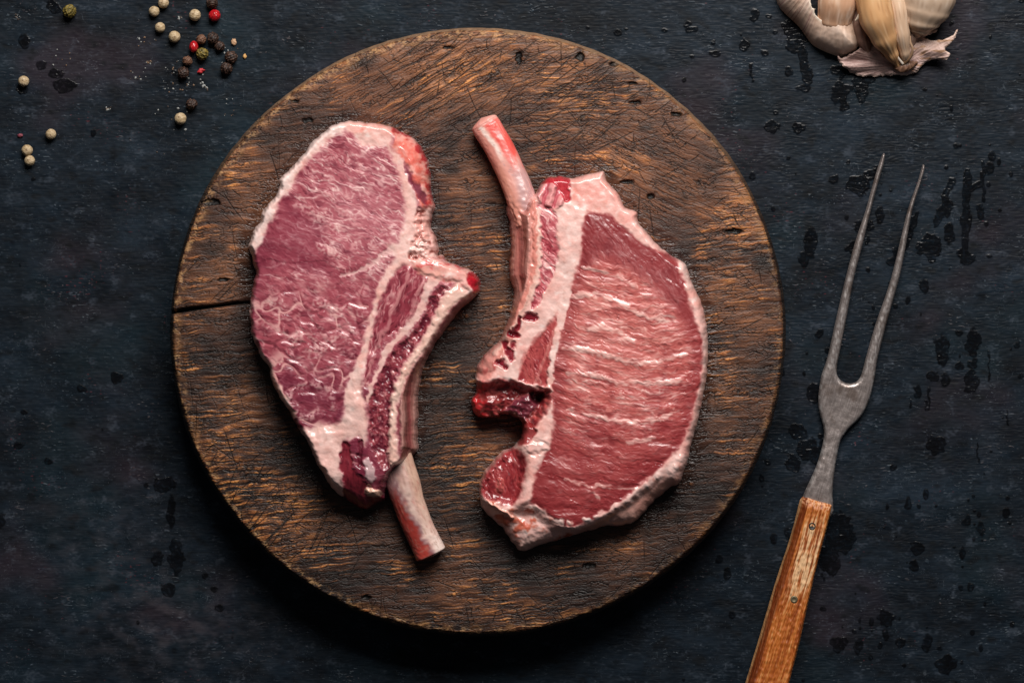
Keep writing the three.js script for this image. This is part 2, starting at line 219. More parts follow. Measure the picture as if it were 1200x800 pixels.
// ------------------------------------------------------------------ the round cutting board
const BH = 0.028, plB = plane(BH);      // top of the board
{
  const cx = 560, cy = 389, RX = 362.5, RY = 358, ox = plB.x(cx), oz = plB.z(cy);
  const box = { x: 190, y: 23, w: 740, h: 732 };
  const cuts = new Float32Array(740 * 732 * 4), CW = 1480;
  const cut = (x0, y0, a, len, d) => { const n = Math.ceil(len * 2.4), bend = rr(-0.15, 0.15); for (let i = 0; i < n; i++) { const t = i / n, s = Math.sin(Math.PI * t) ** 0.5; const X = Math.round((x0 - 190 + Math.cos(a + bend * t) * len * t) * 2), Y = Math.round((y0 - 22 + Math.sin(a + bend * t) * len * t) * 2); if (X < 1 || Y < 1 || X > 1478 || Y > 1462) continue; const k = Y * CW + X; cuts[k] = Math.max(cuts[k], d * s); for (const q of [1, CW, CW + 1]) cuts[k + q] = Math.max(cuts[k + q], d * s * 0.9); } };
  for (let i = 0; i < 1500; i++) { const x = rr(200, 900), y = rr(40, 740), q = rnd(); cut(x, y, (q < 0.6 ? -0.5 : q < 0.8 ? 0.35 : 1.3) + rr(-0.35, 0.35), 6 + 46 * rnd() ** 2.2, rr(0.25, 0.9)); }
  for (let i = 0; i < 170; i++) cut(rr(420, 700), rr(60, 190), -0.55 + rr(-0.16, 0.16), rr(15, 70), rr(0.4, 1));
  for (let i = 0; i < 70; i++) cut(rr(230, 420), rr(540, 690), -0.85 + rr(-0.4, 0.3), rr(10, 45), rr(0.5, 1));
  for (let i = 0; i < 130; i++) cut(rr(560, 860), rr(120, 330), 0.5 + rr(-0.3, 0.3), rr(10, 50), rr(0.3, 0.8));
  for (let i = 0; i < 90; i++) { const a = rr(0, 6.283), r = rr(0.93, 1) * 352; cut(cx + Math.cos(a) * r, cy + Math.sin(a) * r, a + Math.PI + rr(-0.5, 0.5), rr(4, 16), rr(0.5, 1)); }
  const crackF = stroke(box, [[192, 367.5, 3], [222, 362.5, 2.6], [250, 359, 2], [276, 355.5, 1.8], [300, 354, 0.8], [330, 351, 0.1]], 1);
  const low = stroke(box, [[330, 673, 0.6], [420, 670, 0.9], [520, 666, 0.4], [600, 660, 0.3]], 1);
  const low2 = stroke(box, [[305, 643, 1.3], [320, 625, 1.3], [345, 600, 0.4]], 1), notches = [[300, 138, 5, 2.6], [278, 141, 4, 2], [345, 118, 6, 2], [360, 141, 7, 3], [525, 56, 7, 2.4], [608, 68, 4, 8], [680, 66, 5, 5], [720, 75, 7, 2.5], [742, 98, 6, 2], [745, 120, 7, 2.2], [793, 134, 7, 2.4], [860, 271, 12, 3], [735, 213, 9, 2.6], [763, 230, 5, 3], [262, 328, 8, 2], [247, 237, 12, 4], [690, 663, 8, 3], [430, 700, 7, 2]];
  const inkN = fieldOf(box, 1, (x, y) => { let m = -9; const wx = x + 2 * noise(x / 5, y / 5), wy = y + 1.6 * noise(x / 5, y / 5 + 20); for (const b of notches) { const v = (1 - Math.hypot((wx - b[0]) / b[2], (wy - b[1]) / b[3])) * b[3]; if (v > m) m = v; } return m; });
  const RA = [[13, 8, 8], [38, 23, 18], [72, 45, 32], [114, 73, 49], [162, 107, 70], [208, 150, 100]];
  const dampShadeA = poly(box, [[398, 141], [466, 150], [502, 192], [510, 277], [562, 333], [500, 420], [488, 530], [430, 600], [370, 547], [313, 432], [290, 360], [288, 285], [325, 208]], 3), dampShadeB = poly(box, [[640, 207], [705, 198], [750, 258], [809, 316], [833, 410], [802, 566], [720, 620], [607, 648], [561, 580], [612, 505], [552, 480], [598, 370], [595, 240]], 3);
  const wood = (x, y, st) => {
    const dx = (x - cx) / RX, dy = (y - cy) / RY, r = Math.hypot(dx, dy), edge = (1 - r) * 355, an = Math.atan2(dy, dx);
    const dirs = [[0.07, 1], [0, ss(1, 0.35, Math.hypot((x - 500) / 150, (y - 105) / 75) + 0.25 * noise(x / 30, y / 30))], [0, ss(1, 0.4, Math.hypot((x - 770) / 110, (y - 205) / 95) + 0.3 * noise(x / 30 + 8, y / 30))]];
    let g1 = 0, g2 = 0, g3 = 0, fA = 0, fB = 0, pl8 = 0; const AN = [-0.08, -0.48, 0.42];
    for (let q = 0; q < 3; q++) {
      const w = q ? dirs[q][1] : 1; if (w < 0.01) continue;
      const c = Math.cos(AN[q]), s = Math.sin(AN[q]), X = x - 560, Y = y - 388, gu = X * c + Y * s + q * 300, gv = -X * s + Y * c + 6 * fbm(x / 120, y / 75) + 1.6 * noise(x / 15, y / 12);
      const a1 = fbm(gu / 90, gv / 9), a2 = noise(gu / 60 + 5, gv / 3.4), a3 = noise(gu / 22, gv / 1.8 + 70);
      worley(gu / 20 + 0.4 * noise(x / 9, y / 9), gv / 3.4 + 0.4 * noise(x / 7, y / 5)); const pe = ss(0.2, 0.03, WO[1] - WO[0]) * ss(-0.05, 0.45, noise(x / 26 + 7, y / 17 + 5)), pt = hash(Math.floor(WO[0] * 97), Math.floor((WO[1] - WO[0]) * 11)) - 0.5;
      const i1 = 1 - Math.abs(noise(gu / 48 + 300 + 0.4 * noise(x / 6, y / 6), gv / 4.2 + 0.3 * noise(x / 5, y / 3))), i2 = 1 - Math.abs(noise(gu / 20 + 500, gv / 3 + 0.5 * noise(x / 4, y / 4)));
      const f1 = ss(0.84, 0.97, i1) * ss(-0.3, 0.2, noise(x / 40 + 11, y / 18)), f2 = ss(0.84, 0.98, i2) * ss(-0.15, 0.3, noise(x / 30 + 77, y / 24));
      g1 += (a1 - g1) * w; g2 += (a2 - g2) * w; g3 += (a3 - g3) * w; fA += (f1 - fA) * w; fB += (f2 - fB) * w; pl8 += (pe - pl8) * w;
    }
    const g4 = noise(x / 2.4, y / 1.7);
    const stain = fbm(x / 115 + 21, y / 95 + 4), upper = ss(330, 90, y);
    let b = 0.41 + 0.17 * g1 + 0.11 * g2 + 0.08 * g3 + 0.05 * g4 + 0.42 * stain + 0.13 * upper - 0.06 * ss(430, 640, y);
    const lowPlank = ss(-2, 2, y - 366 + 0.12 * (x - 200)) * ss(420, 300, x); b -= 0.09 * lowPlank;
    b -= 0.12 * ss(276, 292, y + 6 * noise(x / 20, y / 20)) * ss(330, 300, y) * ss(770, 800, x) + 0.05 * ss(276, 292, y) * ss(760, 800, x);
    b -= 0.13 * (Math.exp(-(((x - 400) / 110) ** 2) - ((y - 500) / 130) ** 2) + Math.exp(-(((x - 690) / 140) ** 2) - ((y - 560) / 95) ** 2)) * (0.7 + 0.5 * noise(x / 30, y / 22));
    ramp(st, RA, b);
    const grey = ss(-0.1, 0.5, fbm(x / 80 + 60, y / 60 + 60)); paint(st, [st.r * 0.92, st.g * 0.92, st.b * 0.95], grey * 0.7); paint(st, [18, 12, 10], 0.55 * ss(0.15, 0.6, fbm(x / 46 + 130, y / 30 + 12)));
    // worn places down to the bright wood
    const wp = fbm(x / 62 + 9, y / 42 + 31) + 0.35 * g2 + 0.10 * (1 - upper), wornAt = (X, Y, A, B) => Math.exp(-(((x - X) / A) ** 2) - ((y - Y) / B) ** 2);
    b -= 0; let worn = 0.85 * ss(0.18, 0.6, wp) + 0.9 * wornAt(330, 605, 42, 50) + 0.9 * wornAt(262, 510, 34, 60) + 0.5 * wornAt(225, 355, 40, 9) + 0.8 * wornAt(866, 265, 22, 44) + 0.6 * wornAt(690, 120, 60, 30) + 0.5 * wornAt(850, 340, 14, 30) + 0.7 * wornAt(852, 450, 14, 30) + 0.55 * wornAt(545, 545, 40, 60) + 0.6 * wornAt(560, 75, 60, 20) + 0.45 * wornAt(590, 100, 60, 14) + 0.5 * wornAt(600, 715, 90, 14) + 0.4 * wornAt(540, 300, 25, 60);
    worn = clamp(worn) * ss(-0.2, 0.4, g3 * 0.5 + g2 * 0.45 + 0.7 * fbm(x / 15 + 70, y / 8) + 0.05) * (1 - 0.6 * pl8);
    paint(st, [178, 104, 50], 0.75 * worn); paint(st, [236, 168, 96], 0.7 * worn * ss(0.15, 0.55, g3 + 0.6 * g4));
    const dd = Math.max(dampShadeA(x, y), dampShadeB(x, y)) + 9 * fbm(x / 24 + 44, y / 20), dampShade = ss(-13, -3, dd); paint(st, [38, 20, 16], 0.42 * dampShade);  // dark ring hugging the chops: invented damp plus shade put into the wood colour
    // fissures along the grain
    const f = fA, ff = fB;
    const kx = clamp(Math.round((x - 190) * 2), 0, 1478), ky = clamp(Math.round((y - 22) * 2), 0, 1462), cu = cuts[ky * CW + kx];
    paint(st, [17, 12, 11], 0.55 * f); paint(st, [22, 16, 14], 0.4 * ff); paint(st, [20, 14, 12], 0.36 * pl8); paint(st, [20, 14, 12], 0.85 * cu);
    const n2 = ss(-0.5, 1, inkN(x, y)); paint(st, [12, 10, 9], 0.9 * n2);
    const ck = Math.max(ss(-0.6, 0.8, crackF(x, y)), 0.7 * ss(-0.8, 0.6, low(x, y)), 0.7 * ss(-0.8, 0.5, low2(x, y))); paint(st, [9, 7, 6], 0.95 * ck);
    // the edge of the top is chipped and paler, the shoulder dark, with light painted on its lamp side
    const ed = edge - 4.6 + 1.4 * noise(x / 16, y / 16) + 0.8 * noise(x / 5, y / 5), chip = ss(10, 1, Math.abs(ed - 2)) * ss(-0.1, 0.55, fbm(x / 9 + 300, y / 7) + 0.3 * g4 + 0.1);
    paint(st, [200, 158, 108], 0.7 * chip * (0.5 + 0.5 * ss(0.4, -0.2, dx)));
    const rub = ss(18, 6, ed) * ss(0.1, 0.5, noise(x / 22 + 90, y / 22)); paint(st, [150, 104, 62], 0.35 * rub);
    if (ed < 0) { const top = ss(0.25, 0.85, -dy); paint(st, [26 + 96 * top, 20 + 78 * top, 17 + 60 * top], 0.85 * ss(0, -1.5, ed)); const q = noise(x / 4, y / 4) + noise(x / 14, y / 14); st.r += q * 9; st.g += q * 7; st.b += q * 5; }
    st.rough = 0.56 + 0.12 * g2 - 0.08 * stain + 0.15 * ck - 0.06 * worn - 0.2 * dampShade; 
    st.bump = 0.2 * g2 + 0.14 * g3 + 0.12 * g4 + 0.15 * g1 - 0.55 * f - 0.25 * ff - 0.3 * pl8 - 0.8 * cu - 1.6 * n2 + 0.25 * worn;
  };
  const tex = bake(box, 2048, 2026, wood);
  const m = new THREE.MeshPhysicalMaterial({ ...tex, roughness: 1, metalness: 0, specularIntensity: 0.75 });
  const NA = 1200, rows = []; for (let r = 0.5; r < 240; r += 6) rows.push(r); for (let r = 240; r < 338; r += 2.2) rows.push(r); for (let r = 338; r <= 347; r += 1) rows.push(r);
  const topRows = rows.length; for (let r = 348; r <= 354.5; r += 0.9) rows.push(r);
  const shoulder = rows.length; for (let k = 0; k < 9; k++) rows.push(355);
  const pos = [], uv = [], idx = { top: [], edge: [] }, T = BH / plB.k;
  rows.forEach((r, i) => { for (let k = 0; k < NA; k++) {
    const a = k / NA * 2 * Math.PI, wob = 1 + 0.0028 * noise(Math.cos(a) * 3 + 5, Math.sin(a) * 3) + 0.0016 * noise(a * 25, 2), q = r / 355 * wob, x = cx + Math.cos(a) * RX * q, y = cy + Math.sin(a) * RY * q;
    const d = 355 - r, c = ss(-1, 4, crackF(x, y)); let h = T;
    const inner = 4.6 + 1.4 * noise(x / 16, y / 16) + 0.8 * noise(x / 5, y / 5);
    h -= r < 355 ? 14 * ss(inner + 2.5, -2, d) ** 1.25 + 1.8 * ss(22, 3, d) : 0;
    if (r >= 355) { const k2 = (i - shoulder) / 8; h = (T - 14.5) * (1 - k2); }
    h -= c * 17 * (r < 355 ? 1 : 1 - (i - shoulder) / 8); h += 0.9 * fbm(x / 26, y / 9) + 1.1 * noise(x / 130, y / 100); h -= 2.6 * ss(-0.5, 1.5, inkN(x, y)); if (i === rows.length - 1) h = 0.4;
    const in2 = r >= 355 ? 1 - 0.006 * (i - shoulder) / 8 : 1;
    pos.push(plB.x(cx + (x - cx) * in2) - ox, Math.max(0.3, h) * plB.k, plB.z(cy + (y - cy) * in2) - oz); uv.push((x - box.x) / box.w, (y - box.y) / box.h);
  } });
  for (let i = 0; i + 1 < rows.length; i++) for (let k = 0; k < NA; k++) { const a = i * NA + k, b = i * NA + (k + 1) % NA, c = a + NA, d = b + NA; (i < topRows - 1 ? idx.top : idx.edge).push(a, b, d, a, d, c); }
  for (let k = 1; k + 1 < NA; k++) idx.top.push(0, k + 1, k);
  const mk = (list) => { const g = new THREE.BufferGeometry(), map = new Map(), p = [], u = [], ix = []; for (const v of list) { let k = map.get(v); if (k === undefined) { k = map.size; map.set(v, k); p.push(...pos.slice(v * 3, v * 3 + 3)); u.push(uv[v * 2], uv[v * 2 + 1]); } ix.push(k); } g.setAttribute('position', new THREE.Float32BufferAttribute(p, 3)); g.setAttribute('uv', new THREE.Float32BufferAttribute(u, 2)); g.setIndex(ix); g.computeVertexNormals(); if (g.attributes.normal.getY(5) < 0 || list === idx.top && g.attributes.normal.getY(2000) < 0) { for (let i = 0; i < ix.length; i += 3) { const t = ix[i]; ix[i] = ix[i + 1]; ix[i + 1] = t; } g.setIndex(ix); g.computeVertexNormals(); } return g; };
  const t = thing('cutting_board', ox, 0, oz);
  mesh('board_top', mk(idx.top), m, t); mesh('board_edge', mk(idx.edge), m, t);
  tag(t, 'round worn dark brown wooden cutting board lying on the dark table', 'cutting board');
}

// ------------------------------------------------------------------ the two chops
const meatMat = (tex) => new THREE.MeshPhysicalMaterial({ ...tex, roughness: 1, metalness: 0, ior: 1.42, clearcoat: 0.75, clearcoatRoughness: 0.2 });
const boneMat = new THREE.MeshPhysicalMaterial({ vertexColors: true, roughness: 0.4, metalness: 0, ior: 1.42, clearcoat: 0.5, clearcoatRoughness: 0.25 });
const FAT = [238, 202, 194], FATP = [228, 160, 150], CREAM = [226, 190, 172];
const PART = ['loin_eye', 'fat_rim', 'rib_muscle', 'sawn_rib', 'rib_membrane', 'joint_end', 'rib_muscle', 'flank_muscle', 'muscle_flap', 'muscle_flap'];
// lean meat: u runs along the fibres, v across; pal = dark, mid, light, marbling
function lean(st, u, v, x, y, pal, marb, gain = 1, lu = 44, lv = 10) {
  const wv = v + 3.4 * noise(u / 30, v / 17) + 1.8 * noise(x / 10, y / 10) + 0.7 * noise(x / 3.5, y / 3.5);
  const n0 = fbm(u / 60 + 3, wv / 26 + 8), n1 = noise(u / 22 + 60, wv / 5), n2 = noise(u / 9, wv / 2.6 + 31), n3 = noise(u / 4, wv / 1.7);
  ramp(st, [pal[0], pal[1], pal[1], pal[2]], 0.5 + 0.5 * n0 + 0.2 * n1 + 0.14 * n2 + 0.1 * n3);
  paint(st, pal[0], 0.7 * ss(0.0, 0.5, fbm(u / 22 + 340, wv / 12 + 77))); paint(st, pal[2], 0.5 * ss(0.1, 0.6, fbm(u / 30 + 140, wv / 14 + 7)));
  paint(st, [pal[0][0] * 0.8, pal[0][1] * 0.7, pal[0][2] * 0.75], 0.5 * ss(0.3, 0.65, noise(u / 8 + 44, wv / 3 + 9)));
  const k1 = ss(-0.15, 0.45, noise(u / 40 + 13, wv / 28 + 5) + marb), k2 = ss(-0.15, 0.45, noise(u / 22 + 150, wv / 14) + marb);
  const r1 = 1 - Math.abs(noise(u / lu + 700, wv / lv)), s1 = (0.4 * ss(0.6, 0.95, r1) + 0.6 * ss(0.86, 0.985, r1)) * k1 * ss(-0.7, 0.1, n2);
  const r2 = 1 - Math.abs(noise(u / lu * 2.1 + 900, wv / lv * 1.9 + 0.5 * noise(x / 12, y / 12))), s2 = (0.4 * ss(0.55, 0.95, r2) + 0.6 * ss(0.85, 0.985, r2)) * k2 * ss(-0.5, 0.2, n3);
  const s3 = ss(0.34, 0.8, n2 * 0.65 + n3 * 0.6) * ss(-0.2, 0.5, n1 + marb);
  const s = clamp(0.7 * s1 + 0.55 * s2 + 0.4 * s3) * gain;
  const b1 = 1 - Math.abs(noise(u / lu * 1.3 + 400, wv / lv * 1.15 + 0.6 * noise(x / 14 + 3, y / 14))), b2 = fbm(u / 20 + 60, wv / 11 + 200), bs = clamp(0.75 * ss(0.72, 0.98, b1) * ss(-0.2, 0.35, b2 + 0.5 * marb) + 0.5 * ss(0.25, 0.6, b2 + 0.4 * marb)) * ss(-0.75, 0.1, n2 + 0.4 * n3); paint(st, [pal[3][0] - 8, pal[3][1] - 22, pal[3][2] - 20], (st.blot ?? 0) * bs);
  paint(st, pal[3], s);
  const hs = st.soft ?? 1, wet = ss(0.0, 0.6, noise(x / 17 + 33, y / 12));
  st.bump += (0.3 + 0.7 * hs) * (0.12 * n1 + 0.15 * n2 + 0.16 * n3) + (0.35 + 0.65 * hs) * 0.3 * noise(x / 2.4, y / 2.4) * wet;
  st.h += hs * (0.5 * n1 + 0.15 * s1 + 0.3 * n2 + 0.35 * noise(x / 3.4 + 7, y / 3.4) * wet) + 1.3 * n0;
  st.rough = 0.38 + 0.08 * n0 - 0.08 * wet;
  return s;
}
function fatty(st, x, y, m, pinkness) {   // fat: waxy, softly lumpy, pink where it is thin
  const n = fbm(x / 22, y / 22), n2 = noise(x / 8, y / 8), n3 = noise(x / 2.6, y / 2.6), n4 = fbm(x / 30 + 40, y / 30);
  const t = { r: FAT[0] + 6 * n, g: FAT[1] + 8 * n + 4 * n2, b: FAT[2] + 8 * n + 4 * n2 };
  paint(t, FATP, clamp(0.25 + pinkness + 0.7 * n4 + 0.25 * n2)); paint(t, [214, 122, 108], 0.6 * ss(0.35, 0.85, fbm(x / 18 + 140, y / 18) + 0.7 * pinkness - 0.1));
  paint(t, [246, 228, 222], 0.65 * ss(0.15, 0.6, fbm(x / 15 + 80, y / 15))); paint(t, [204, 148, 134], 0.4 * ss(0.15, 0.55, fbm(x / 9 + 180, y / 9)));
  t.r += 3 * n3; t.g += 5 * n3; t.b += 5 * n3;
  paint(st, [t.r, t.g, t.b], m); st.rough += (0.36 - st.rough) * m; st.bump += (0.1 * n2 + 0.07 * n3 - st.bump) * m; st.h += (1.5 * n + 0.35 * n2 - st.h) * m;
}
const prof = (d, R) => { const t = clamp(d / R); return Math.sqrt(1 - (1 - t) ** 2); };

function buildChop(spec) {
  const { box } = spec, pl = plane(BH + 0.018), O = spec.outline, cxp = spec.base[0], cyp = spec.base[1], origin = { x: pl.x(cxp), z: pl.z(cyp) };
  const tw = Math.round(box.w * 2.6), th = Math.round(box.h * 2.6);
  const tex = bake(box, tw, th, (x, y, st) => { st.h = 0; spec.ev(x, y, st); });
  const parts = relief(box, 1, O, spec.ev, pl, origin, { base: 0 });
  const t = thing('bone_in_pork_chop', origin.x, BH - 0.0004, origin.z), m = meatMat(tex);
  for (const id in parts) mesh(PART[id], parts[id], m, t);
  for (const b of spec.bones) mesh(b.name ?? 'rib_bone', sweep(b.stations, pl, origin, b.nl ?? 90, b.na ?? 72, b.cf, { capLen: 4, square: 0.85, ...b }), boneMat, t);
  return tag(t, spec.label, 'pork chop', 'raw pork chops on the board');
}

{ // the chop whose bone points down
  const box = { x: 276, y: 128, w: 300, h: 488 };
  const O0 = poly(box, [[398, 141], [410, 139], [430, 141], [452, 144], [466, 150], [482, 158], [494, 172], [502, 192], [504, 215], [506, 232], [509, 241], [506, 250], [504, 262], [510, 277], [513, 289], [512, 297], [518, 298], [524, 305], [537, 310], [550, 315], [560, 323], [562, 333], [561, 343], [551, 352], [540, 361], [524, 381], [511, 400], [501, 418], [494, 435], [490, 452], [488, 470], [489, 490], [488, 510], [489, 527], [483, 535], [474, 544], [462, 551], [456, 562], [452, 575], [450, 588], [440, 592], [430, 600], [423, 599], [412, 593], [402, 586], [390, 577], [380, 564], [377, 556], [370, 547], [364, 533], [359, 521], [350, 507], [342, 494], [335, 481], [326, 468], [320, 455], [314, 442], [313, 432], [307, 424], [301, 416], [298, 408], [294, 399], [291, 390], [290, 380], [289, 368], [290, 355], [291, 344], [293, 333], [295, 325], [296, 317], [293, 308], [293, 301], [289, 293], [288, 285], [291, 276], [296, 266], [302, 258], [303, 249], [310, 239], [318, 231], [321, 226], [324, 218], [325, 208], [333, 200], [341, 192], [352, 180], [358, 171], [367, 161], [380, 151], [384, 146]], 1);
  const O = fieldOf(box, 1, (x, y) => O0(x, y) + 1.2 * noise(x / 9, y / 9) + 0.35 * noise(x / 3.4, y / 3.4) + (x < 345 && y < 300 ? 0.9 * noise(x / 5.5, y / 5.5) : 0));
  const P = (pts) => poly(box, pts), K = (pts) => stroke(box, pts);
  const cap = P([[400, 132], [404, 153], [396, 157], [379, 171], [366, 185], [360, 191], [350, 204], [341, 221], [333, 231], [324, 241], [325, 250], [318, 261], [312, 269], [307, 284], [300, 291], [294, 300], [288, 306], [270, 300], [270, 240], [330, 150], [380, 125]]);
  const lowRim = K([[289, 350, 2], [289, 385, 3.5], [297, 408, 5], [311, 432, 7], [319, 450, 8], [333, 472, 6], [345, 488, 3]]);
  const topFat = P([[392, 130], [402, 152], [412, 157], [419, 166], [424, 173], [438, 171], [452, 174], [461, 188], [467, 204], [471, 222], [475, 245], [472, 262], [469, 275], [466, 284], [454, 287], [456, 294], [466, 302], [480, 312], [492, 302], [500, 284], [494, 265], [491, 246], [486, 228], [481, 208], [477, 196], [470, 181], [459, 173], [462, 158], [470, 140], [430, 128]]);
  const red = P([[452, 138], [463, 158], [460, 174], [470, 182], [477, 196], [483, 214], [489, 232], [494, 242], [504, 246], [520, 236], [514, 190], [490, 150], [470, 140]]);
  const purple = P([[474, 190], [482, 204], [491, 218], [499, 228], [500, 240], [493, 236], [486, 224], [478, 208]]);
  const knob = P([[492, 244], [486, 258], [488, 272], [484, 286], [478, 300], [490, 308], [505, 303], [522, 300], [520, 262], [514, 240]]);
  const seam = K([[400, 323, 1.6], [420, 318, 2.2], [440, 307, 2.6], [454, 294, 4]]);
  const seam2 = K([[470, 303, 6], [454, 322, 5], [446, 340, 4], [439, 362, 3.4], [433, 386, 4], [428, 408, 4.4], [421, 430, 5], [415, 448, 7], [412, 465, 10]]);
  const bigFat = P([[368, 500], [378, 496], [392, 497], [401, 489], [404, 474], [406, 458], [414, 440], [424, 434], [424, 458], [430, 478], [431, 500], [428, 522], [424, 520], [420, 512], [412, 514], [402, 517], [399, 535], [401, 562], [404, 590], [380, 590], [340, 510], [352, 503]]);
  const stripA = P([[402, 519], [409, 520], [411, 534], [414, 548], [421, 556], [429, 564], [436, 574], [448, 580], [440, 600], [416, 602], [400, 590], [403, 566], [399, 546]]);
  const stripB = P([[420, 519], [425, 517], [425, 532], [423, 548], [418, 546], [419, 530]]);
  const tendon = P([[426, 540], [432, 536], [438, 548], [441, 560], [434, 565], [428, 556]]);
  const muscle = P([[476, 308], [490, 318], [500, 328], [497, 340], [492, 354], [484, 369], [470, 384], [457, 392], [446, 402], [440, 420], [432, 444], [428, 452], [426, 438], [430, 420], [434, 400], [438, 376], [444, 352], [452, 334], [464, 316]]);
  const paleGap = K([[520, 316, 9], [508, 326, 6.5], [501, 340, 5], [496, 356, 4], [488, 371, 4], [476, 386, 4.4], [463, 399, 4], [452, 413, 3.4], [445, 430, 2.6], [436, 450, 2.6], [431, 470, 2.6]]);
  const marrow = P([[519, 336], [524, 338], [516, 350], [511, 362], [505, 376], [497, 390], [488, 403], [480, 416], [470, 427], [464, 436], [462, 450], [461, 470], [458, 490], [456, 512], [457, 530], [460, 544], [450, 549], [441, 537], [434, 516], [432, 490], [433, 465], [441, 452], [448, 434], [457, 417], [471, 402], [486, 388], [496, 372], [501, 357], [508, 344]]);
  const ribEdge = K([[556, 338, 8], [540, 341, 10], [526, 352, 8], [515, 371, 6], [506, 389, 6], [495, 407, 6], [484, 421, 5.5], [474, 436, 5.5], [468, 452, 5.5], [462, 468, 4], [460, 500, 4.4], [461, 540, 6]]);
  const face = P([[562, 346], [547, 352], [534, 362], [521, 380], [511, 398], [500, 416], [488, 428], [479, 442], [473, 456], [468, 470], [469, 500], [470, 530], [472, 552], [500, 545], [500, 430], [570, 350]]);
  const joint = P([[482, 306], [498, 304], [516, 304], [537, 310], [556, 316], [566, 332], [560, 348], [548, 346], [536, 334], [518, 330], [500, 326], [488, 318]]);
  const tip = P([[548, 319], [566, 322], [566, 344], [557, 345], [551, 334]]);
  const fatBlob = K([[432, 577, 4.5], [442, 578, 5.5]]);
  const arcs = K([[345, 402, 2.5], [354, 392, 3.4], [366, 394, 2.2], [373, 406, 2], [390, 398, 2.4], [400, 393, 1.6]]), arcs2 = K([[335, 470, 1.6], [344, 456, 2.6], [358, 450, 2.6], [374, 450, 2], [388, 460, 2.4], [391, 478, 1.6]]), arcs3 = K([[338, 466, 2], [342, 480, 2.4], [354, 490, 2.6], [368, 487, 2.4], [372, 478, 1.2]]), arcs4 = K([[362, 410, 2], [376, 411, 3.6], [392, 408, 2], [404, 412, 1.4]]), arcs5 = K([[368, 355, 2], [380, 357, 4], [392, 362, 2], [410, 360, 1.6]]), arcs6 = K([[318, 356, 4], [326, 350, 2]]), arcs7 = K([[374, 288, 3], [386, 294, 4.4], [396, 298, 2.5]]), arcs8 = K([[346, 240, 2], [362, 246, 2.8], [378, 259, 1.8], [396, 266, 1.4]]);
  const arcL = [arcs, arcs2, arcs3, arcs4, arcs5, arcs6, arcs7, arcs8];
  const softEye = P([[336, 232], [360, 250], [380, 275], [375, 300], [388, 318], [360, 318], [340, 312], [318, 318], [296, 316], [296, 296], [312, 276], [326, 250]]);
  const palL = [[108, 34, 50], [158, 72, 84], [200, 126, 130], [242, 206, 200]];
  const ev = (x, y, st) => {
    const o = O(x, y), w1 = noise(x / 8, y / 8), w2 = noise(x / 8 + 50, y / 8), X = x + 2.4 * w1 + 0.7 * noise(x / 3.1, y / 3.1) + 1.1 * noise(x / 5.3 + 60, y / 5.3), Y = y + 2.4 * w2 + 0.7 * noise(x / 3.1 + 9, y / 3.1) + 1.1 * noise(x / 5.3 + 90, y / 5.3);
    st.part = 0; st.bump = 0; st.h = 0;
    const lowT = ss(310, 365, y + 10 * noise(x / 30, y / 30)), ang = 0.42, ca = Math.cos(ang), sa = Math.sin(ang);
    st.soft = 0.3; st.blot = 0.62; lean(st, x * ca + y * sa, -x * sa + y * ca, x, y, palL, 0.12 - 0.2 * ss(345, 300, x) + 0.25 * Math.exp(-(((x - 425) / 45) ** 2) - ((y - 250) / 60) ** 2), 1.05, 30, 11);
    if (lowT > 0 && x < 445) { const q = { h: 0, bump: 0, soft: 0.28, blot: 0.66 }; lean(q, x * 0.95 + y * 0.3, y * 0.95 - x * 0.3, x, y, palL, 0.0, 0.75, 24, 15); for (const c of ['r', 'g', 'b', 'h', 'bump', 'rough']) st[c] += (q[c] - st[c]) * lowT; }
    { const m = ss(-14, 12, softEye(X, Y)); paint(st, [128, 46, 64], 0.55 * m); st.bump *= 1 - 0.45 * m; st.h -= 1.5 * m; }
    paint(st, [214, 150, 156], 0.36 * Math.exp(-(((x - 425) / 45) ** 2) - ((y - 245) / 50) ** 2));
    paint(st, [118, 42, 60], 0.45 * ss(330, 296, x + 0.12 * (y - 300) + 8 * w1) * ss(250, 290, y)); paint(st, [104, 30, 50], 0.5 * ss(400, 470, y + 8 * w2));
    if (lowT > 0 && x < 432) {            // lobes with pale seams in the lower part
      worley(x / 27 + 0.5 * noise(x / 20, y / 20) + 3, y / 19 + 0.5 * noise(x / 20 + 9, y / 20)); const e = WO[1] - WO[0], g = ss(0.2, 0.02, e) * ss(-0.15, 0.4, noise(x / 38 + 5, y / 38 + 2)) * lowT;
      paint(st, [228, 176, 170], 0.78 * g); st.h += 1.1 * lowT * ss(0, 0.5, e) - 0.5; st.bump += 0.2 * g;
      paint(st, [100, 26, 48], 0.5 * lowT * ss(0.25, 0.6, e) * ss(420, 460, y + 0.3 * (340 - x)));
    }
    for (const a of arcL) { const d = a(X, Y) + 0.8 * w1, m = ss(-4, 2.4, d); if (m > 0) { paint(st, [234, 192, 186], 0.62 * m * ss(-0.5, 0.2, noise(x / 4, y / 4))); st.h += 0.5 * m; } }
    const put = (f, soft, fn) => { const d = f(X, Y), m = ss(-soft, soft, d); if (m > 0.002) fn(m, d); };
    put(seam, 1.6, (m) => { paint(st, [228, 186, 180], 0.8 * m); st.h -= 0.8 * m; });
    put(lowRim, 2.2, (m) => { fatty(st, x, y, m, 0.25); if (m > 0.5) st.part = 1; });
